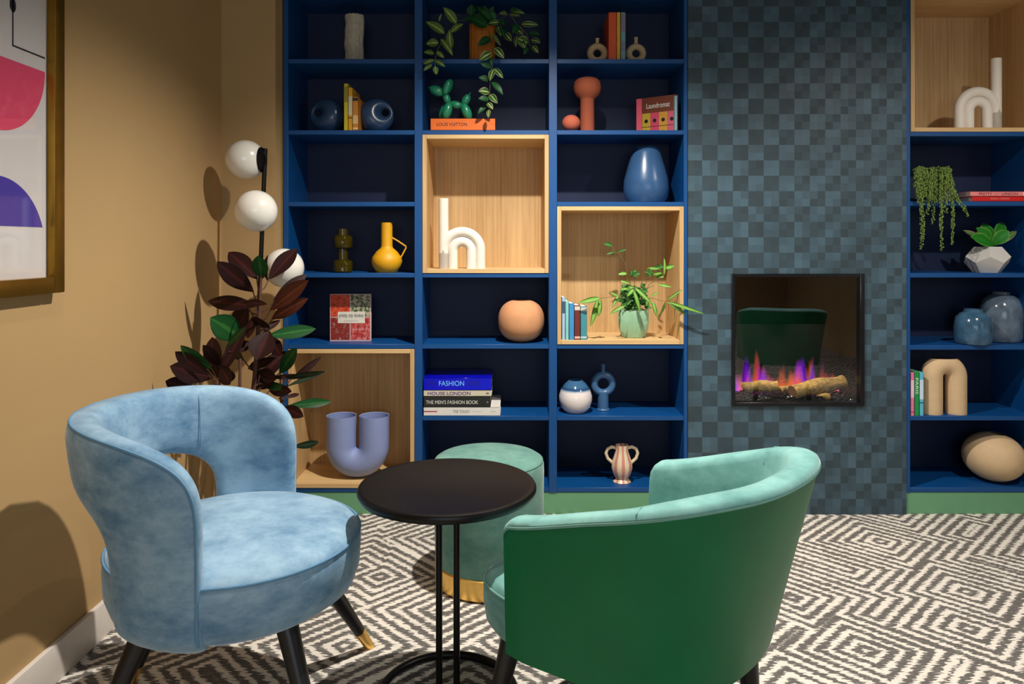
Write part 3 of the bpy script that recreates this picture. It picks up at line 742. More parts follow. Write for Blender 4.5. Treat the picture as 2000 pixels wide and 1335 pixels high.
# --- books
def book(px0, px1, ptop, zt, d, color, label, depth=.16, text=None, tcol=None, group=None, marks=(), name='book', rough=.45):
    """upright book, spine to the front"""
    x0, x1 = X(px0, d), X(px1, d); h = Z(ptop, d)-zt; cxx = (x0+x1)/2; wd = (x1-x0)
    o = thing(name, label, 'book', (cxx, d, zt), 0, group)
    c = .0018; m = MB(); hw = wd/2-.0002
    m.rbox(-hw, -hw+c, 0, depth, 0, h, .0006, 1); m.rbox(hw-c, hw, 0, depth, 0, h, .0006, 1); m.rbox(-hw, hw, 0, c, 0, h, .0006, 1)
    build('cover', m, M('cover_%d_%d_%d' % color, color, rough, var=.04), o)
    build('pages', MB().box(-hw+c, hw-c, c, depth-.004, .003, h-.003), PAPER, o)
    for (z0, z1, col) in marks:
        build('spine_band', MB().box(-hw+.0008, hw-.0008, -.0004, .0002, h*z0, h*z1), M('ink_%d_%d_%d' % col, col, .6), o)
    if text:
        for (s, zc, ln, col) in text: lettering(o, s, M('ink_%d_%d_%d' % col, col, .6), (0, -.0006, h*zc), h*ln, wd*.6, 'down')
    return o
YB = 'yellow and orange books on the second shelf'
book(671.5, 680, 163, ZS[254], D+.006, (206, 186, 30), 'tallest yellow book, left in the trio of yellow books', group=YB, marks=[(.60, .93, (150, 140, 30))])
book(680.3, 688.5, 171, ZS[254], D+.006, (224, 160, 30), 'middle yellow book with a white spine label', group=YB, marks=[(.36, .8, (212, 204, 170)), (.28, .31, (120, 70, 10))])
book(688.8, 699.6, 189, ZS[254], D+.006, (206, 130, 40), 'shortest orange book with dark top band, right of the yellow books', group=YB, marks=[(.88, .97, (30, 40, 34)), (.2, .45, (226, 190, 130)), (.04, .08, (240, 220, 160))])
AM = M('amber_glass', (104, 88, 12), .08, var=.1); b = AM.node_tree.nodes['Principled BSDF']; b.inputs['Transmission Weight'].default_value = .75; b.inputs['IOR'].default_value = 1.45
d = 3.2; q = k3(d); z0 = Z(533)
pf = [(15*q, 0), (18.5*q, .004), (19*q, 20*q), (17*q, 23*q), (10*q, 25*q), (10*q, 46*q), (17*q, 48*q), (18.5*q, 51*q), (18.5*q, 68*q), (16*q, 71*q), (10*q, 73*q), (9.5*q, 85*q)]
solid('amber_vase', MB().lathe(potprof(pf, .003, .01), 48), AM, 669.5, z0, d, 'amber olive glass vase of stacked rings beside the yellow jug', 'vase')
YEL = M('mustard_matt_glaze', (218, 158, 12), .5, var=.03)
jg = thing('jug', 'mustard yellow jug with tall neck and angular handle', 'jug', (X(755.5, d), d, z0))
pf = [(18*q, 0), (20*q, .002), (27*q, 12*q), (30*q, 22*q), (28*q, 30*q), (20*q, 41*q), (12*q, 48*q), (11*q, 52*q), (11*q, 97*q)]
build('body', MB().lathe(potprof(pf, .003, .01), 56), YEL, jg)
build('handle', MB().tube([(10*q, 0, 68*q), (22*q, 0, 61*q), (37*q, 0, 51*q), (37.5*q, 0, 48*q), (27.5*q, 0, 29*q)], 1.6*q, 10), YEL, jg)
# --- cover-facing book
d = 3.27; x0, x1 = X(644, D+.1), X(724, D+.1); dd = D+.1; h = Z(574, dd)-ZS[672]
cb = thing('book', 'book standing face-out with a four-photo cover of streets and flowers', 'book', ((x0+x1)/2, dd, ZS[672])); W2 = (x1-x0)/2
m = MB(); m.rbox(-W2, W2, 0, .0018, 0, h, .0006, 1); m.rbox(-W2, W2, .016, .0178, 0, h, .0006, 1); m.rbox(-W2, -W2+.0018, 0, .0178, 0, h, .0006, 1)
build('cover', m, M('cover_pinkish', (206, 176, 176), .4), cb); build('pages', MB().box(-W2+.0018, W2-.003, .0018, .016, .003, h-.003), PAPER, cb)
def photo_mat(name, stops, sc):
    mm, nt, b = nodes(name); n1 = noise(nt, coords(nt), sc, 5, .75)
    L(nt, ramp(nt, n1, [(p, sl(c)) for p, c in stops]), b.inputs['Base Color']); b.inputs['Roughness'].default_value = .35; return mm
pm = [photo_mat('photo_autumn', [(.3, (60, 40, 30)), (.45, (190, 60, 30)), (.55, (226, 84, 50)), (.68, (120, 110, 110))], 60),
      photo_mat('photo_foliage', [(.3, (28, 40, 22)), (.47, (60, 90, 40)), (.56, (200, 190, 170)), (.68, (190, 100, 50))], 70),
      photo_mat('photo_redhouse', [(.3, (50, 50, 30)), (.45, (150, 36, 30)), (.57, (120, 60, 50)), (.68, (220, 190, 180))], 60),
      photo_mat('photo_arcade', [(.3, (70, 40, 50)), (.45, (180, 40, 40)), (.55, (200, 100, 90)), (.68, (210, 180, 190))], 50)]
g_ = .002
for i, (a, b_, c, e) in enumerate(((-W2+.004, -g_, h*.52, h-.003), (g_, W2-.003, h*.52, h-.003), (-W2+.004, -g_, .006, h*.5), (g_, W2-.003, .006, h*.5))):
    build('cover_photo', MB().box(a, b_, -.0006, .0002, c, e), pm[i], cb)
build('title_panel', MB().box(-W2*.6, W2*.72, -.0012, -.0004, h*.385, h*.625), M('cream_panel', (220, 214, 200), .6), cb)
lettering(cb, 'pretty city london', M('ink_dark', (30, 40, 40), .6), (W2*.06, -.0016, h*.54), W2*1.18, h*.10)
build('subtitle_line', MB().box(-W2*.3, W2*.4, -.0016, -.0012, h*.43, h*.436), M('ink_grey', (150, 120, 120), .6), cb)
# --- U vase
LIL = M('lavender_matt_ceramic', (132, 146, 190), .6, var=.03)
def utube(c0, c1, top, bot, r, sgn=1, n=40, hollow=.05, nseg=24, up=True, depthflat=1.0):
    """U (open up) or arch; local x,z ; returns MB. c0,c1 centre x of legs"""
    R = (c1-c0)/2; cx = (c0+c1)/2; pts = []; tn = []
    zc = bot+R if up else top-R
    if up:
        path = [Vector((c0, 0, top))]+[Vector((c0, 0, top+(zc-top)*i/6)) for i in range(1, 6)]
        path += [Vector((cx-R*math.cos(PI*i/nseg), 0, zc-R*math.sin(PI*i/nseg))) for i in range(nseg+1)]
        path += [Vector((c1, 0, zc+(top-zc)*i/6)) for i in range(1, 7)]
    else:
        path = [Vector((c0, 0, bot+(zc-bot)*i/6)) for i in range(6)]
        path += [Vector((cx-R*math.cos(PI*i/nseg), 0, zc+R*math.sin(PI*i/nseg))) for i in range(nseg+1)]
        path += [Vector((c1, 0, zc+(bot-zc)*i/6)) for i in range(1, 7)]
    return path
d = 3.215; q = k3(d); z0 = OB1
path = utube(-32*q, 32*q, 120*q, 29*q, 29*q)
pts = [path[0]-Vector((0, 0, .09)), path[0]-Vector((0, 0, .002)), path[0]]+path+[path[-1], path[-1]-Vector((0, 0, .002)), path[-1]-Vector((0, 0, .09))]
dn, up_ = Vector((0, 0, -1)), Vector((0, 0, 1))
ptn = []
for i in range(len(path)):
    ptn.append((path[min(i+1, len(path)-1)]-path[max(i-1, 0)]))
tn = [dn, dn, dn]+ptn+[up_, up_, up_]; r = 29*q; ri = r-.0035
m = MB(); m.tube(pts, [ri, ri, r-.001]+[r]*len(path)+[r-.001, ri, ri], 40, tans=tn, ref=(0, 1, 0))
zmin = min(v.z for v in m.v); m.xf(Matrix.Translation((0, 0, -zmin)))
solid('u_shaped_vase', m, LIL, 699, z0, d, 'lavender blue U-shaped twin vase in the lower left oak cube', 'vase')

# --- column 2: hanging plant, dog, books, h vase, ball vase, stack
def leafset(mb, cv, lst, sc, dfun, peak=.42, jitter=.3, bend=.1, n=8, scale=1.0):
    for i, (tx, ty, bx, by, wd) in enumerate(lst):
        t_ = cv(tx, ty); b_ = cv(bx, by); d0 = dfun(b_[0], b_[1], i); d1 = dfun(t_[0], t_[1], i)
        mb.leaf(P(*b_, d0), P(*t_, d1-.012+.01*(i % 3)), wd/sc*d0/F*scale, (random.uniform(-jitter, jitter), -1, random.uniform(0, jitter*1.5)), bend=bend, fold=.2, n=n, peak=peak)
random.seed(11)
C4 = lambda x, y: (800+x/4.767, y/4.767)
zt = ZS[115]
tp = thing('trailing_plant', 'trailing variegated plant in a ribbed wooden pot on the top middle shelf', 'plant', (X(942, 3.23), 3.23, zt))
org = Vector(tp.location); loc = lambda mb: mb.xf(Matrix.Translation(-org))
q = k3(3.23); pf = [(24*q, 0), (25*q, .002), (25*q, 78*q), (24.5*q, 79*q)]
build('pot', MB().lathe(potprof(pf, .005, .1), 96, flute=.05, fl_n=40), M('orange_wood_pot', (196, 118, 40), .55, var=.12, vs=40), tp)
LV = [(315, 70, 435, 220, 90), (150, 205, 325, 315, 95), (500, 225, 385, 300, 70), (375, 275, 385, 460, 75), (400, 520, 290, 360, 65), (155, 410, 270, 400, 85), (130, 490, 230, 500, 65), (320, 540, 250, 480, 50),
      (130, 600, 228, 560, 52), (330, 625, 235, 560, 55), (130, 660, 210, 600, 45), (250, 695, 240, 615, 55), (300, 125, 275, 200, 25)]
LC = [(580, 40, 580, 150, 95), (505, 180, 640, 200, 80), (560, 170, 720, 250, 120), (650, 90, 760, 190, 60), (690, 50, 720, 150, 60), (620, 60, 700, 160, 80), (780, 60, 740, 160, 60), (740, 90, 800, 180, 60), (700, 140, 800, 230, 100), (600, 140, 700, 210, 110)]
LR = [(1075, 130, 930, 105, 50), (1030, 155, 930, 140, 50), (930, 110, 1000, 80, 45), (830, 130, 910, 125, 42), (735, 220, 850, 210, 50), (890, 230, 830, 200, 60), (850, 340, 820, 240, 60), (850, 430, 770, 310, 36), (880, 350, 850, 260, 60),
      (950, 385, 890, 310, 65), (1200, 235, 1040, 225, 55), (1215, 325, 1105, 310, 50), (1220, 400, 1130, 370, 60), (1200, 495, 1140, 425, 50), (1070, 510, 1100, 440, 50), (990, 440, 1000, 330, 50), (1000, 360, 1100, 400, 90), (960, 310, 1010, 230, 70), (1060, 330, 960, 250, 80), (1080, 460, 1020, 350, 70)]
LT = [(635, 430, 755, 350, 80), (880, 545, 790, 445, 72), (650, 565, 765, 490, 85), (765, 615, 740, 510, 45), (655, 585, 762, 632, 50), (750, 755, 785, 640, 62), (872, 730, 788, 638, 55), (640, 722, 750, 745, 62), (868, 885, 765, 762, 62),
      (640, 850, 742, 860, 82), (820, 962, 750, 878, 65), (640, 920, 738, 925, 62), (635, 1062, 715, 982, 45), (775, 1020, 722, 955, 52), (735, 1098, 740, 1020, 40)]
VAR = leafmat('variegated_leaf', (40, 84, 38), (150, 150, 90), (190, 190, 120), .45); VAR2 = leafmat('olive_variegated_leaf', (84, 112, 50), (60, 84, 40), (170, 176, 100), .45); DG = leafmat('dark_vine_leaf', (24, 70, 34), (20, 60, 30), (40, 96, 50), .45)
m = MB()
fr_ = lambda px, py, i: D-.03-.015*(i % 3)
fm_ = lambda px, py, i: 3.17-.02*(i % 4)
m.cur = 1; leafset(m, C4, LV, 4.767, fr_); m.cur = 2; leafset(m, C4, LC, 4.767, fm_)
for i, l in enumerate(LR): m.cur = (0, 0, 2)[i % 3]; leafset(m, C4, [l], 4.767, lambda a, b, j, i=i: 3.14-.02*(i % 3))
for i, l in enumerate(LT): m.cur = (2, 0, 0, 2)[i % 4]; leafset(m, C4, [l], 4.767, lambda a, b, j, i=i: D-.03-.012*(i % 3))
build('foliage', loc(m), [VAR, VAR2, DG], tp)
m = MB()
def vine(mb, cv, pl, ds, r=.0014): mb.tube([P(*cv(x, y), dd) for (x, y), dd in zip(pl, ds)], r, 6)
vine(m, C4, [(650, 235), (560, 190), (450, 190), (345, 320), (265, 450), (235, 560), (240, 620)], [3.21, 3.16, 3.12, 3.09, 3.08, 3.08, 3.08])
vine(m, C4, [(720, 235), (750, 330), (765, 470), (770, 630), (750, 760), (745, 870), (720, 950), (740, 1020)], [3.21, 3.17, 3.09, 3.08, 3.08, 3.08, 3.08, 3.08])
vine(m, C4, [(720, 235), (830, 190), (930, 125), (1010, 240), (1090, 310), (1120, 430)], [3.21, 3.18, 3.13, 3.12, 3.12, 3.12])
build('vines', loc(m), M('vine_stem', (96, 92, 60), .8), tp)
# orange book and dog
def flatbook(px0, px1, py0, zt, d, color, label, depth=.2, rough=.45, pagecol=None, thick=None, group=None, skew=0):
    x0, x1 = X(px0, d), X(px1, d); h = thick if thick else Z(py0, d)-zt; o = thing('book', label, 'book', ((x0+x1)/2, d, zt), 0, group); W = (x1-x0)/2; c = .0022
    m = MB(); m.rbox(-W, W, 0, depth, 0, c, .0006, 1); m.rbox(-W, W, 0, depth, h-c, h, .0006, 1); m.rbox(-W, W, 0, c, 0, h, .0006, 1)
    build('cover', m, M('cover_%d_%d_%d' % color, color, rough, var=.04), o)
    build('pages', MB().box(-W+.003, W-.003, c, depth-.004, c, h-c), PAPER, o); return o, W, h
o, W, h = flatbook(841, 967, 231, ZS[254], D+.004, (226, 104, 16), 'thick orange book lying flat under the green balloon dog')
BR = M('ink_brown', (74, 26, 14), .6)
lettering(o, 'LOUIS VUITTON', BR, (-W*.34, -.0004, h*.5), W*.94, h*.27, bold=.01)
lettering(o, 'M', BR, (W*.91, -.0004, h*.5), .004, .004)
DOG = M('mint_green_gloss', (34, 136, 98), .3, var=.03, coat=.3)
dd = D+.07; q = k3(dd); zb = ZS[254]+h
C5 = lambda x, y: (820+x/10.27, 140+y/10.27)
def el(mb, x0, y0, x1, y1, wd, dy=0):
    a = P(*C5(x0, y0), dd+dy); b = P(*C5(x1, y1), dd+dy); c = (a+b)/2; ln = (b-a).length/2
    rot = (b-a).to_track_quat('Z', 'Y').to_matrix(); r = wd/10.27*q/2
    mb.sphere(c, 1, 20, 14, (r, r, ln), rot)
m = MB(); el(m, 190, 345, 490, 460, 190); el(m, 635, 185, 500, 480, 165, .012); el(m, 600, 185, 490, 470, 150, -.018); el(m, 490, 440, 590, 660, 150); el(m, 590, 640, 860, 690, 150)
el(m, 600, 620, 500, 930, 190, -.025); el(m, 560, 620, 400, 930, 160, .03); el(m, 860, 640, 1010, 940, 190, -.025); el(m, 860, 640, 1000, 930, 170, .03); el(m, 860, 680, 990, 470, 160)
m.sphere(P(*C5(180, 335), dd), .0028, 8, 6); m.tube([P(*C5(985, 490), dd), P(*C5(1018, 425), dd)], [.003, .0015], 8)
zmin = min(v.z for v in m.v); m.xf(Matrix.Translation((0, 0, zb)) @ Matrix.Diagonal((1, 1, 1.07, 1)) @ Matrix.Translation((0, 0, -zmin)))
tag(build('balloon_dog_figurine', m, DOG, None, (X(885, dd), dd, zb)), 'small green balloon dog figurine standing on the orange book', 'figurine')
# h / d vases
def hvase(px, z0, d, mirror, label):
    q = k3(d); r = 9.6*q; m = MB(); H = 137*q
    def T(path, rr=r): m.tube(path, rr, 24, ref=(0, 1, 0))
    pts = [(-36*q, 0, 0), (-36*q, 0, H-.003), (-36*q, 0, H)]
    m.tube([(-36*q, 0, 0), (-36*q, 0, H-.002), (-36*q, 0, H), (-36*q, 0, H), (-36*q, 0, H-.03)], [r, r, r-.002, r*.72, r*.7], 24, tans=[up_]*5, ref=(0, 1, 0))
    T(utube(-36*q, 36*q, 72*q, 0, r, up=False)); T(utube(-18*q, 18*q, 53*q, 0, r, up=False))
    if mirror: m.xf(Matrix.Scale(-1, 4, (1, 0, 0)))
    zmin = min(v.z for v in m.v); m.xf(Matrix.Translation((0, 0, -zmin)))
    solid('arch_vase', m, WHITEC, px, z0, d, label, 'vase', 'white double arch vases')
hvase(902.5, OB2, 3.16, False, 'white double arch vase shaped like a letter h in the middle oak cube')
hvase(1909.5, OB4, 3.15, True, 'white double arch vase shaped like a letter d in the top right oak cube')
def ball(pxc, w, h, d, zt, mat, label, open_=.35, name='ball_vase', tilt=0, k=2.3):
    q = k3(d); R = w/2*q; H = h*q; pr = []
    for i in range(1, 22):
        a = -PI/2+PI*i/21*.0+PI*(i/22); z = H/2*(1+math.copysign(abs(math.sin(a))**(2/k), math.sin(a))); r = R*abs(math.cos(a))**(2/k)
        if a > 0 and r < R*open_: break
        pr.append((r, z))
    if pr[-1][0] > R*open_: pr.append((R*open_, min(H, pr[-1][1]+.001)))
    if pr[0][0] > R*.4: pr = [(R*.38, 0)]+pr
    zz = pr[0][1]; pr = [(r, z-zz) for r, z in pr]
    m = MB(); m.lathe(potprof(pr, .005, .03), 56)
    if tilt: m.xf(Matrix.Rotation(tilt, 4, 'Y')); z_ = min(v.z for v in m.v); m.xf(Matrix.Translation((0, 0, -z_)))
    return solid(name, m, mat, pxc, zt, d, label, 'vase')
TC = M('terracotta_sand', (206, 146, 102), .85, var=.04)
ball(1018, 90, 84, 3.21, ZS[672], TC, 'round sandy terracotta ball vase in the middle column', .36)
# stack of four books
sz = ZS[812]
o, W, h1 = flatbook(827.5, 977, 794.5, sz, D+.004, (222, 218, 210), 'large white book at the bottom of the four-book stack', depth=.26)
lettering(o, 'THE TOUCH', M('ink_grey2', (110, 108, 110), .6), (-W*.02, -.0004, h1*.5), W*.42, h1*.3)
build('red_stripe', MB().box(-W+.0005, -W*.65, -.0004, .0003, h1*.44, h1*.56), M('ink_red', (170, 60, 60), .6), o)
build('grey_line', MB().box(W*.28, W*.5, -.0004, .0003, h1*.48, h1*.52), M('ink_grey3', (170, 168, 168), .6), o); build('publisher_mark', MB().box(W*.76, W*.88, -.0004, .0003, h1*.48, h1*.53), M('ink_grey3', (170, 168, 168), .6), o)
sz += h1
o, W, h2 = flatbook(827.5, 958, 0, sz, D+.003, (34, 34, 30), 'black book above the white one in the four-book stack', thick=21*k3(D), depth=.25)
WI = M('ink_white', (216, 216, 206), .6)
lettering(o, "THE MEN'S FASHION BOOK", WI, (-W*.15, -.0004, h2*.46), W*1.56, h2*.34); lettering(o, 'O', WI, (W*.91, -.0004, h2*.46), .006, .0065)
sz += h2
o, W, h3 = flatbook(827.5, 960, 0, sz, D+.004, (206, 196, 170), 'thin cream book second from the top of the four-book stack', thick=12*k3(D), depth=.24)
PU = M('ink_purple', (76, 44, 128), .6); lettering(o, 'HOUSE LONDON', PU, (-W*.25, -.0004, h3*.48), W*1.26, h3*.55, bold=.012); build('publisher_mark', MB().box(W*.84, W*.92, -.0004, .0003, h3*.35, h3*.6), M('ink_grey2', (110, 108, 110), .6), o)
sz += h3
o, W, h4 = flatbook(827.5, 960, 0, sz, D+.003, (10, 10, 200), 'thick glossy ultramarine book on top of the four-book stack', thick=24*k3(D), depth=.22, rough=.18)
lettering(o, 'FASHION', M('ink_sky', (120, 196, 250), .5), (-W*.18, -.0004, h4*.56), W*.74, h4*.4); NV = M('ink_navy', (8, 8, 110), .5)
lettering(o, 'THE', NV, (-W*.78, -.0004, h4*.56), W*.25, h4*.36); lettering(o, 'BOOK', NV, (W*.5, -.0004, h4*.56), W*.36, h4*.36)
# --- column 3
CRM = M('cream_speckled_clay', (198, 172, 134), .85, var=.1, vs=120)
def donut(pxc, w, h, d, zt, label, mat=CRM, group=None, foot=0, hole=.36):
    q = k3(d); R = w/2*q; r = R*(1-hole)/2; Rc = R-r; m = MB(); zc = foot*q+R*.95
    m.ring((0, 0, zc), Rc, r, 56, 18, 'y', 1.25); nh = h*q-(zc+R)
    m.lathe([(0, zc+R*.82), (R*.2, zc+R*.82), (R*.17, zc+R+nh*.4), (R*.2, zc+R+nh), (R*.13, zc+R+nh), (R*.12, zc+R), (0, zc+R)], 24)
    if foot: m.lathe([(0, 0), (R*.47, 0), (R*.52, .002), (R*.50, .006), (R*.43, .009), (R*.43, foot*q+R*.3), (0, foot*q+R*.3)], 36)
    else: m.lathe([(0, 0), (R*.62, 0), (R*.66, R*.12), (0, R*.25)], 32)
    return solid('donut_vase', m, mat, pxc, zt, d, label, 'vase', group)
donut(1166.5, 41, 49, 3.20, ZS[115], 'small cream donut vase left of the three upright books')
donut(1242, 40, 51, 3.20, ZS[115], 'small cream donut vase right of the three upright books')
UB = 'three upright books between the donut vases'
book(1188.5, 1204, 24, ZS[115], D+.03, (222, 84, 34), 'orange-red book, leftmost of the three between donut vases', depth=.2, group=UB)
book(1204.3, 1212, 24, ZS[115], D+.03, (222, 168, 50), 'narrow yellow book between the orange and pale blue ones', depth=.2, group=UB)
book(1212.6, 1222, 24, ZS[115], D+.03, (110, 160, 166), 'pale blue-grey book, rightmost of the three between donut vases', depth=.2, group=UB, marks=[(.6, .98, (130, 124, 140)), (.2, .4, (120, 130, 150))])
TR = M('rust_terracotta', (168, 86, 58), .85, var=.04); TR2 = M('coral_terracotta', (186, 94, 68), .85, var=.03)
d = 3.20; q = k3(d)
pf = [(14*q, 0), (14.3*q, .002), (13.5*q, 60*q), (15*q, 63*q), (22*q, 68*q), (26*q, 76*q), (27*q, 84*q), (25*q, 93*q), (20*q, 98*q), (12*q, 100.5*q)]
pf = [(r, z*1.07) for r, z in pf]
solid('mushroom_vase', MB().lathe(potprof(pf, .004, .2), 56), TR, 1147, ZS[254], d, 'rust terracotta mushroom-shaped vase in the third column', 'vase')
m = MB(); r = 17.5*k3(3.16); m.sphere((0, 0, r*.93), r, 32, 20, (1.02, 1, .93)); solid('clay_ball', m, TR2, 1115.5, ZS[254], 3.16, 'small coral clay ball leaning by the mushroom vase', 'ornament')
# slanted laundromat book: spine towards the viewer at left, cover turned
bk = thing('book', 'square picture book with washing machines on its brown cover', 'book', (X(1243, 3.24), 3.24, ZS[254]), math.radians(-35)); h = Z(184, 3.135)-ZS[254]; wd = .188; tk = .021
m = MB(); m.rbox(0, wd, 0, .002, 0, h, .0005, 1); m.rbox(0, wd, tk-.002, tk, 0, h, .0005, 1); m.rbox(0, .002, 0, tk, 0, h, .0005, 1)
build('cover', m, M('cover_brown', (104, 46, 26), .45), bk); build('pages', MB().box(.002, wd-.003, .002, tk-.002, .003, h-.003), PAPER, bk)
PK = M('ink_pink', (214, 84, 108), .5); build('cloth_strip', MB().box(.0002, .026, -.0006, .0002, .0005, h-.0005), PK, bk)
cols = [(178, 150, 40), (190, 60, 90), (186, 134, 40), (190, 80, 104)]
for i in range(4):
    x0 = .028+i*.0398; cmat = M('washer_%d' % i, cols[i], .5)
    build('washer_picture', MB().box(x0, x0+.039, -.0005, .0002, .003, h*.56), cmat, bk)
    mm = MB(); mm.add([(x0+.0195+.0085*math.cos(2*PI*k/20), -.0009, h*.34+.0085*math.sin(2*PI*k/20)) for k in range(20)], [list(range(20))[::-1]]); build('washer_door', mm, M('ink_black2', (20, 12, 16), .4), bk)
build('worktop_line', MB().box(.028, wd-.002, -.0008, -.0004, h*.17, h*.185), M('ink_black2', (20, 12, 16), .4), bk)
lettering(bk, 'Laundromat', WI, (wd*.55, -.0005, h*.76), wd*.58, h*.14)
# the book beside it
book(1317, 1323, 187, ZS[254], D+.006, (130, 164, 176), 'thin pale blue book standing at the right of the washing machine book', depth=.15)
SLB = M('slate_blue_glaze', (50, 84, 124), .28, var=.08, vs=14)
d = 3.24; q = k3(d)
pf = [(30*q, 0), (36*q, .003), (42*q, 12*q), (44.5*q, 26*q), (43*q, 42*q), (36*q, 66*q), (28*q, 90*q), (22.5*q, 100*q), (20*q, 101*q)]
pf = [(r, z*1.085) for r, z in pf]
solid('tapered_vase', MB().lathe(potprof(pf, .005, .2), 64), SLB, 1262, ZS[394], d, 'large slate blue tapered vase in the third column', 'vase')
# books in the oak cube
OB = 'five small books in the oak cube beside the plant'
bs = [(1097.5, 1104, 580, (160, 190, 214), 'pale blue paperback, leftmost of the five books by the plant', [(.62, .9, (60, 80, 110))]), (1104.4, 1111, 588, (132, 200, 192), 'mint green book, second of the five by the plant', []), (1111.4, 1121.5, 592, (60, 140, 196), 'bright blue book, third of the five by the plant', []),
      (1121.9, 1133.5, 596, (110, 38, 34), 'dark red book, fourth of the five by the plant', [(.86, .97, (220, 206, 190)), (.04, .1, (230, 180, 160))]), (1133.9, 1146.5, 598, (62, 140, 150), 'teal book, rightmost of the five by the plant', [(.86, .97, (200, 206, 200)), (.05, .1, (180, 210, 220))])]
for a, b_, t_, c, l, mk in bs: book(a, b_, t_, OB3, D+.012, c, l, depth=.13, group=OB, marks=mk, text=None)
# green ribbed pot plant
d = 3.235; q = k3(d); z0 = OB3
fp2 = thing('potted_fern', 'variegated spider-like plant in a mint green ribbed pot inside oak cube', 'plant', (X(1237, d), d, z0))
org = Vector(fp2.location); loc = lambda mb: mb.xf(Matrix.Translation(-org))
pf = [(20*q, 0), (22*q, .002), (27*q, 14*q), (29*q, 28*q), (29*q, 52*q), (28.5*q, 53*q)]
build('pot', MB().lathe(potprof(pf, .004, .08), 120, flute=.035, fl_n=60), M('mint_ribbed_ceramic', (150, 190, 156), .35, var=.04), fp2)
C6 = lambda x, y: (1130+x/6.358, 460+y/6.358)
random.seed(5)
LG = [(510, 670, 685, 640, 50), (600, 755, 680, 665, 45), (760, 965, 680, 670, 50), (915, 860, 700, 645, 50), (970, 1010, 920, 820, 45), (0, 835, 270, 775, 62), (145, 1130, 240, 790, 62), (240, 1010, 265, 790, 60), (385, 975, 570, 870, 40), (420, 900, 490, 740, 35), (390, 705, 490, 750, 35),
      (1060, 275, 1060, 490, 36), (915, 490, 1040, 465, 36), (960, 500, 1060, 515, 46), (1160, 640, 980, 605, 36), (1290, 665, 1095, 800, 30), (1005, 990, 1075, 820, 30), (1345, 990, 1100, 820, 46), (1560, 970, 1110, 822, 42), (490, 480, 600, 470, 50), (860, 400, 1000, 410, 40), (1190, 375, 1080, 400, 60),
      (640, 600, 520, 560, 30), (840, 880, 850, 810, 40), (900, 760, 990, 700, 26)]
LGd = []
for i in range(120):
    a = random.uniform(0, 2*PI); rr = random.uniform(40, 260); cx_, cy_ = 680+random.uniform(-130, 140), 800+random.uniform(-160, 90)
    LGd.append((cx_+rr*.5*math.cos(a), min(900, cy_-rr*.3*abs(math.sin(a))+random.uniform(-20, 70)), cx_, cy_, random.uniform(40, 75)))
LGd += [(700+70*math.cos(k), 470+45*math.sin(k), 660, 480, 50) for k in range(6)]+[(870+60*math.cos(k*1.1), 460+60*math.sin(k*1.1), 870, 460, 34) for k in range(6)]+[(1000+60*math.cos(k*1.3), 390+40*math.sin(k*1.3), 1000, 390, 40) for k in range(5)]
LGt = [(310, 100, 420, 125, 60), (340, 235, 440, 205, 26), (425, 250, 445, 205, 22), (590, 170, 495, 200, 36)]
m = MB(); m.cur = 1; leafset(m, C6, LGd, 6.358, lambda a, b, i: 3.25-.02*(i % 5), n=6); m.cur = 0
leafset(m, C6, LG, 6.358, lambda a, b, i: 3.15-.02*(i % 3) if 1150 < a < 1290 else (3.075 if a > 1290 else 3.1), bend=.08, scale=1.1)
m.cur = 1; leafset(m, C6, LGt, 6.358, lambda a, b, i: 3.22)
build('foliage', loc(m), [leafmat('lime_striped_leaf', (72, 132, 48), (30, 84, 28), (136, 176, 80), .5, mode='wide'), leafmat('mid_green_leaf', (52, 104, 44), (36, 80, 34), (110, 160, 80), .45)], fp2)
m = MB(); pot_c = (690, 880)
for (x, y) in ((680, 650), (270, 780), (480, 750), (1080, 820), (1060, 490), (600, 470), (870, 460), (1000, 400), (930, 620), (700, 480)):
    dx = 3.15 if 300 < x < 1070 else 3.09
    m.tube([P(*C6(690+(x-690)*.15, 900), 3.22), P(*C6((x+690)/2, (y+800)/2-40), (3.22+dx)/2), P(*C6(x, y), dx)], .0012, 6)
m.tube([P(*C6(660, 850), 3.22), P(*C6(600, 450), 3.22), P(*C6(580, 350), 3.22), P(*C6(500, 215), 3.22), P(*C6(440, 200), 3.22), P(*C6(420, 130), 3.22)], .0011, 6)
build('stems', loc(m), M('green_stem', (104, 110, 60), .8), fp2)
build('soil', MB().lathe([(0, 46*q), (25*q, 46*q), (0, 47*q)], 24), M('potting_soil', (38, 28, 22), .95), fp2)
# white & blue vase, footed ring vase, striped vase
d = 3.20; q = k3(d)
ww, nt, b = nodes('white_blue_dipped_glaze'); tc = N(nt, 'ShaderNodeTexCoord'); sp = N(nt, 'ShaderNodeSeparateXYZ'); L(nt, tc.outputs['Object'], sp.inputs[0])
e = math_n(nt, 'ADD', sp.outputs[2], math_n(nt, 'MULTIPLY', math_n(nt, 'SUBTRACT', noise(nt, coords(nt), 40, 3), .5), .006))
L(nt, ramp(nt, math_n(nt, 'DIVIDE', e, 64*q), [(.64, sl((228, 218, 214))), (.70, sl((120, 150, 180))), (.72, sl((34, 66, 106))), (.8, sl((60, 100, 136)))]), b.inputs['Base Color']); b.inputs['Roughness'].default_value = .12
pf = [(17*q, 0), (21*q, .002), (29*q, 11*q), (32.5*q, 24*q), (32*q, 33*q), (28*q, 45*q), (21*q, 55*q), (14.5*q, 60.5*q), (13*q, 62*q)]
solid('dipped_vase', MB().lathe(potprof(pf, .003, .12), 56), ww, 1124, ZS[812]+0, d, 'round white vase with glossy blue dipped neck', 'vase')
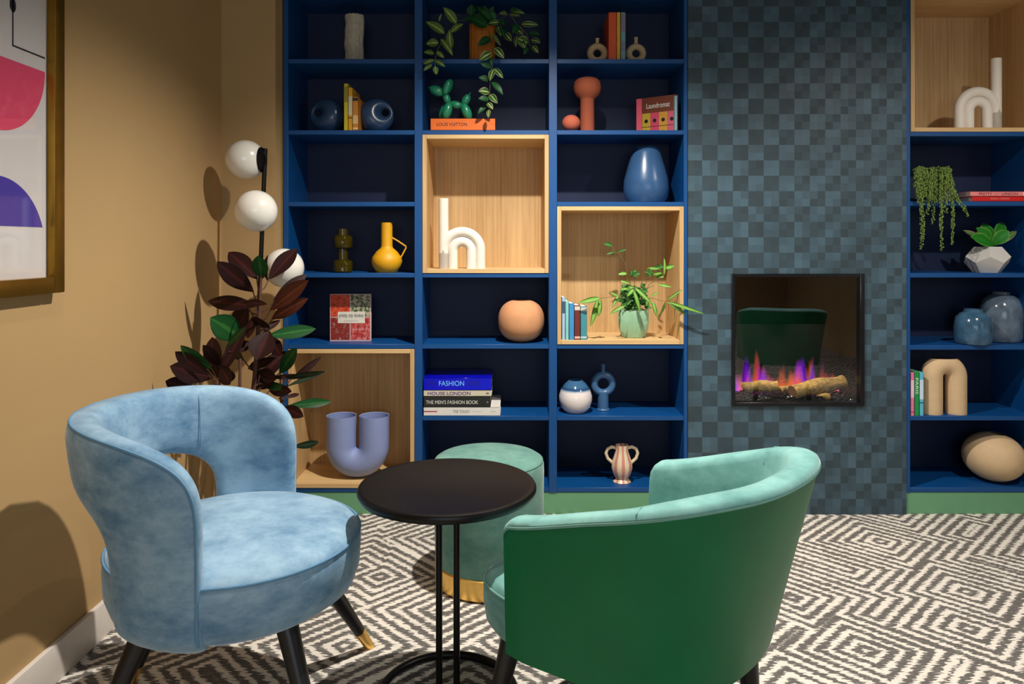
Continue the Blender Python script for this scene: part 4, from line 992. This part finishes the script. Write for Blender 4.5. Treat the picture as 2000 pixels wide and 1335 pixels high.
donut(1178, 49, 90, 3.235, ZS[812], 'blue ring vase on a ribbed cylindrical foot beside dipped vase', M('denim_blue_glaze', (60, 98, 138), .35, var=.05), foot=28, hole=.42)
d = 3.2; q = k3(d)
ss, nt, b = nodes('pink_striped_glaze'); tc = N(nt, 'ShaderNodeTexCoord'); sp = N(nt, 'ShaderNodeSeparateXYZ'); L(nt, tc.outputs['Object'], sp.inputs[0])
an = math_n(nt, 'ARCTAN2', sp.outputs[1], sp.outputs[0]); sn = math_n(nt, 'ADD', math_n(nt, 'SINE', math_n(nt, 'ADD', math_n(nt, 'MULTIPLY', an, 8), PI/2)), math_n(nt, 'MULTIPLY', math_n(nt, 'SUBTRACT', noise(nt, coords(nt), 60, 3), .5), .9))
L(nt, ramp(nt, math_n(nt, 'ADD', math_n(nt, 'MULTIPLY', sn, .5), .5), [(.55, sl((224, 208, 178))), (.7, sl((206, 136, 118)))]), b.inputs['Base Color']); b.inputs['Roughness'].default_value = .3
sv = thing('striped_vase', 'cream two-handled vase with pink vertical stripes on the bottom shelf', 'vase', (X(1214.5, d), d, ZS[952]))
pf = [(17*q, 0), (17.5*q, .003), (12*q, 7*q), (17*q, 16*q), (20.5*q, 27*q), (20*q, 38*q), (15*q, 52*q), (12*q, 62*q), (12.5*q, 72*q)]
build('body', MB().lathe(potprof(pf, .003, .1), 56), ss, sv)
CRG = M('cream_glaze', (220, 202, 168), .3, var=.05)
for s in (-1, 1): build('handle', MB().tube([(s*11*q, 0, 66*q), (s*20*q, 0, 68*q), (s*28*q, 0, 64*q), (s*31*q, 0, 56*q), (s*28*q, 0, 46*q), (s*17*q, 0, 36*q)], 3.2*q, 12), CRG, sv)

# --- right bookcase
# string of pearls
random.seed(21)
zt = Z(393); d = 3.21
ps = thing('string_of_pearls', 'trailing string-of-pearls plant spilling over the right bookcase shelf', 'plant', (X(1826, d), d, zt))
org = Vector(ps.location); loc = lambda mb: mb.xf(Matrix.Translation(-org)); q = k3(d)
build('pot', MB().lathe(potprof([(22*q, 0), (24*q, .002), (29*q, 46*q), (29*q, 50*q)], .004, .08), 40), M('grey_pot', (120, 118, 112), .8), ps)
m = MB(); sm = MB()
def strand(pts, dens=.0042):
    pts = [Vector(p) for p in pts]; sm.tube(pts, .0007, 5)
    for a, b_ in zip(pts[:-1], pts[1:]):
        n = max(1, int((b_-a).length/dens))
        for i in range(n):
            c = a.lerp(b_, i/n); an = random.uniform(0, 2*PI)
            m.sphere(c+Vector((math.cos(an)*.0055, math.sin(an)*.0055, random.uniform(-.001, .001))), random.uniform(.0026, .0038), 6, 4, (1, 1, 1.15))
C7 = lambda x, y: (1760+x/5.133, 300+y/5.133)
ends = [(205, 965), (410, 975), (520, 915), (680, 635), (320, 710), (265, 620), (200, 600), (300, 470), (430, 460), (350, 500), (240, 440), (500, 520), (400, 380), (170, 400), (180, 500), (450, 600), (660, 560), (280, 560), (220, 860), (400, 760), (515, 760)]
for i, (x, y) in enumerate(ends):
    x0 = min(max(x, 150), 470)+random.uniform(-25, 25); fy = D-.02-.012*(i % 4)
    top = (x0, 150+random.uniform(-20, 30)); pre = P(*C7(290+(x0-290)*.5, 200), 3.2)
    mid = C7(x if x < 540 else 560, min(y-30, 340+abs(x-300)*.3))
    strand([pre, P(*C7(*top), 3.16), P(*mid, fy+.01), P(*C7(x, y), fy)])
for i in range(46):
    x0 = random.uniform(130, 480); y1 = random.uniform(230, 470); strand([P(*C7(290, 210), 3.21), P(*C7(x0, random.uniform(125, 200)), 3.17), P(*C7(x0+random.uniform(-15, 15), y1), D-.005-.02*random.random())], .005)
pm_ = build('pearls', loc(m), M('pearl_green', (112, 138, 60), .45, var=.3, vs=60), ps); pm_['kind'] = 'stuff'
build('strands', loc(sm), M('strand_green', (90, 110, 50), .7), ps)
PB = 'two red-toned books lying flat on the right bookcase'
o, W, h = flatbook(1899, 2020, 383.2, zt, D+.006, (206, 20, 14), 'red book lying flat under the pink one, right edge', depth=.2, group=PB); RD = M('ink_rose', (250, 150, 140), .6)
lettering(o, 'SECRET LONDON', RD, (-W+ (1953-1899)*k3(D), -.0004, h*.55), 37*k3(D), h*.3)
o, W, h_ = flatbook(1895, 2024, 0, zt+h, D+.004, (232, 132, 130), 'pink book lying flat on top of the red one, right edge', depth=.2, thick=9.6*k3(D), group=PB); DR = M('ink_darkred', (120, 40, 50), .6)
lettering(o, 'PRETTY', DR, (-W+(1925-1895)*k3(D), -.0004, h_*.5), 26*k3(D), h_*.52, bold=.01); lettering(o, 'CITY', M('ink_rose2', (206, 110, 106), .6), (-W+(1947-1895)*k3(D), -.0004, h_*.5), 10*k3(D), h_*.42); lettering(o, 'LONDON', DR, (-W+(1972-1895)*k3(D), -.0004, h_*.5), 32*k3(D), h_*.52, bold=.01)
build('white_mark', MB().box(W-.057, W-.046, -.0004, .0003, .002, h_-.002), M('cream_panel', (220, 214, 200), .6), o)
# dodecahedron pot and succulent
d = 3.2; q = k3(d); zt = Z(533)
sc_ = thing('potted_succulent', 'fleshy green succulent in a white faceted geometric pot', 'plant', (X(1928, d), d, zt))
phi = (1+5**.5)/2; dv = [Vector(v) for v in [(x, y, z) for x in (-1, 1) for y in (-1, 1) for z in (-1, 1)]+[(0, y/phi, z*phi) for y in (-1, 1) for z in (-1, 1)]+[(x/phi, y*phi, 0) for x in (-1, 1) for y in (-1, 1)]+[(x*phi, 0, z/phi) for x in (-1, 1) for z in (-1, 1)]]
R0 = Matrix.Rotation(math.atan2(1, phi), 3, 'X')   # a face downwards
fd = Vector((1, 0, phi)).normalized(); Rq = fd.rotation_difference(Vector((0, 0, 1))).to_matrix()
Rz = Matrix.Rotation(math.radians(28), 3, 'Z'); dv = [Rz @ (Rq @ v) for v in dv]
bm = bmesh.new(); [bm.verts.new(v) for v in dv]; r = bmesh.ops.convex_hull(bm, input=bm.verts); bmesh.ops.dissolve_limit(bm, angle_limit=.02, verts=bm.verts, edges=bm.edges)
bm.verts.ensure_lookup_table(); bm.verts.index_update(); zs = [v.co.z for v in bm.verts]; zt_, zb_ = max(zs), min(zs); rr = max(math.hypot(v.co.x, v.co.y) for v in bm.verts); m = MB(); m.sm = False
sxy = 39.5*q/rr; szz = 50*q/(zt_-zb_)
fcs = [[v.index for v in f.verts] for f in bm.faces if f.calc_center_median().z < zt_-.01]
topf = [f for f in bm.faces if f.calc_center_median().z >= zt_-.01][0]; tv = [v.index for v in topf.verts]
vs = [(v.co.x*sxy, v.co.y*sxy, (v.co.z-zb_)*szz) for v in bm.verts]; nb = len(vs)
for i in tv: vs.append((vs[i][0]*.88, vs[i][1]*.88, vs[i][2]))
for i in tv: vs.append((vs[i][0]*.88, vs[i][1]*.88, vs[i][2]-.02))
K = len(tv)
for k in range(K): fcs.append([tv[k], tv[(k+1) % K], nb+(k+1) % K, nb+k]); fcs.append([nb+k, nb+(k+1) % K, nb+K+(k+1) % K, nb+K+k])
fcs.append([nb+K+k for k in range(K)]); m.add(vs, fcs); bm.free()
build('pot', m, M('white_faceted_ceramic', (206, 202, 196), .5, var=.02), sc_)
SG = leafmat('succulent_leaf', (38, 116, 34), (100, 150, 70), (44, 126, 40), .35); SG2 = leafmat('succulent_blush_leaf', (70, 110, 56), (150, 100, 84), (100, 140, 80), .35)
C8 = lambda x, y: (1760+x/5.133, 300+y/5.133); m = MB(); org = Vector(sc_.location)
for (tx, ty, bx, by, wd, mi, dy, nz) in ((690, 840, 930, 930, 150, 0, -.05, .5), (750, 745, 930, 900, 120, 0, .0, .3), (1075, 770, 900, 920, 130, 0, -.03, .4), (1155, 780, 930, 930, 70, 1, .0, .5), (1020, 695, 900, 900, 120, 0, .05, .2), (620, 770, 860, 900, 60, 1, .03, .4), (820, 700, 900, 900, 120, 0, .06, 0), (700, 790, 850, 880, 60, 1, .05, .3), (930, 800, 900, 935, 90, 0, .0, 0)):
    m.cur = mi; bp = P(*C8(bx, by), d); tp_ = P(*C8(tx, ty), d+dy)
    for of in (0, .004): m.leaf(bp+Vector((0, of, 0)), tp_+Vector((0, of, 0)), wd/5.133*q, (0, -1, nz), bend=.1, fold=.12, n=8, peak=.6)
build('leaves', m.xf(Matrix.Translation(-org)), [SG, SG2], sc_)
build('soil', MB().lathe([(0, 44*q), (18*q, 44*q), (0, 45*q)], 20), M('potting_soil', (38, 28, 22), .95), sc_)
# glazed jars
JB = M('teal_blue_reactive_glaze', (58, 92, 118), .14, var=.35, vs=25); JG = M('grey_blue_reactive_glaze', (92, 108, 124), .14, var=.35, vs=20)
d = 3.17; q = k3(d)
pf = [(25*q, 0), (30*q, .003), (32*q, 8*q), (33*q, 34*q), (30*q, 52*q), (22*q, 60*q), (17*q, 62*q), (16*q, 68*q)]
solid('glazed_jar', MB().lathe(potprof(pf, .004, .12), 56), JB, 1900.5, Z(674), d, 'smaller teal blue glazed jar in front of the taller jar', 'jar')
d = 3.26; q = k3(d)
pf = [(28*q, 0), (33*q, .003), (36*q, 8*q), (37*q, 44*q), (36.5*q, 64*q), (30*q, 82*q), (22*q, 89*q), (16*q, 91*q), (15*q, 96*q)]
solid('glazed_jar', MB().lathe(potprof(pf, .004, .12), 56), JG, 1955, Z(674), d, 'taller grey blue glazed jar on the right', 'jar')
# upright books and n vase
NB = 'three thin travel books beside the beige arch vase'
zt = Z(812)
book(1778.6, 1785.8, 727, zt, D+.004, (226, 120, 160), 'pink book, leftmost beside the beige arch vase', depth=.15, group=NB, marks=[(.42, .82, (228, 196, 210)), (.07, .1, (200, 60, 110))])
book(1786.3, 1795.4, 725, zt, D+.004, (20, 148, 72), 'green book with PARIS on its spine', depth=.15, group=NB, text=[('PARIS', .67, .36, (226, 240, 220))])
book(1795.9, 1804, 727, zt, D+.004, (94, 186, 214), 'light blue book touching the beige arch vase', depth=.15, group=NB, marks=[(.38, .83, (200, 220, 240)), (.29, .31, (20, 60, 90))])
SAND = M('sand_matt_ceramic', (206, 176, 136), .75, var=.04)
d = 3.175; q = k3(d); r = 19.3*q
m = MB(); path = utube(-23.5*q, 23.5*q, 96*q, 0, r, up=False)
m.tube(path, r, 36, ref=(0, 1, 0))
# flat cut top with dark mouth
zc = 107*q
for v in m.v: v.z = min(v.z, zc)
m.cur = 0
na = solid('arch_vase', m, SAND, 1843, zt, d, 'matt beige arch vase standing on two legs beside thin books', 'vase')
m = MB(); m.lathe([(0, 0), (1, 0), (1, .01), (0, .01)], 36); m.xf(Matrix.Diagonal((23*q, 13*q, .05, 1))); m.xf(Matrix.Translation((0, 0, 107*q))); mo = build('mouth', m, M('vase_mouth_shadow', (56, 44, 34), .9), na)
ball(1934, 108, 93, 3.22, Z(952), SAND, 'oval beige vase with a small dark mouth on the bottom right shelf', .28, name='oval_vase', tilt=math.radians(8), k=2.05)
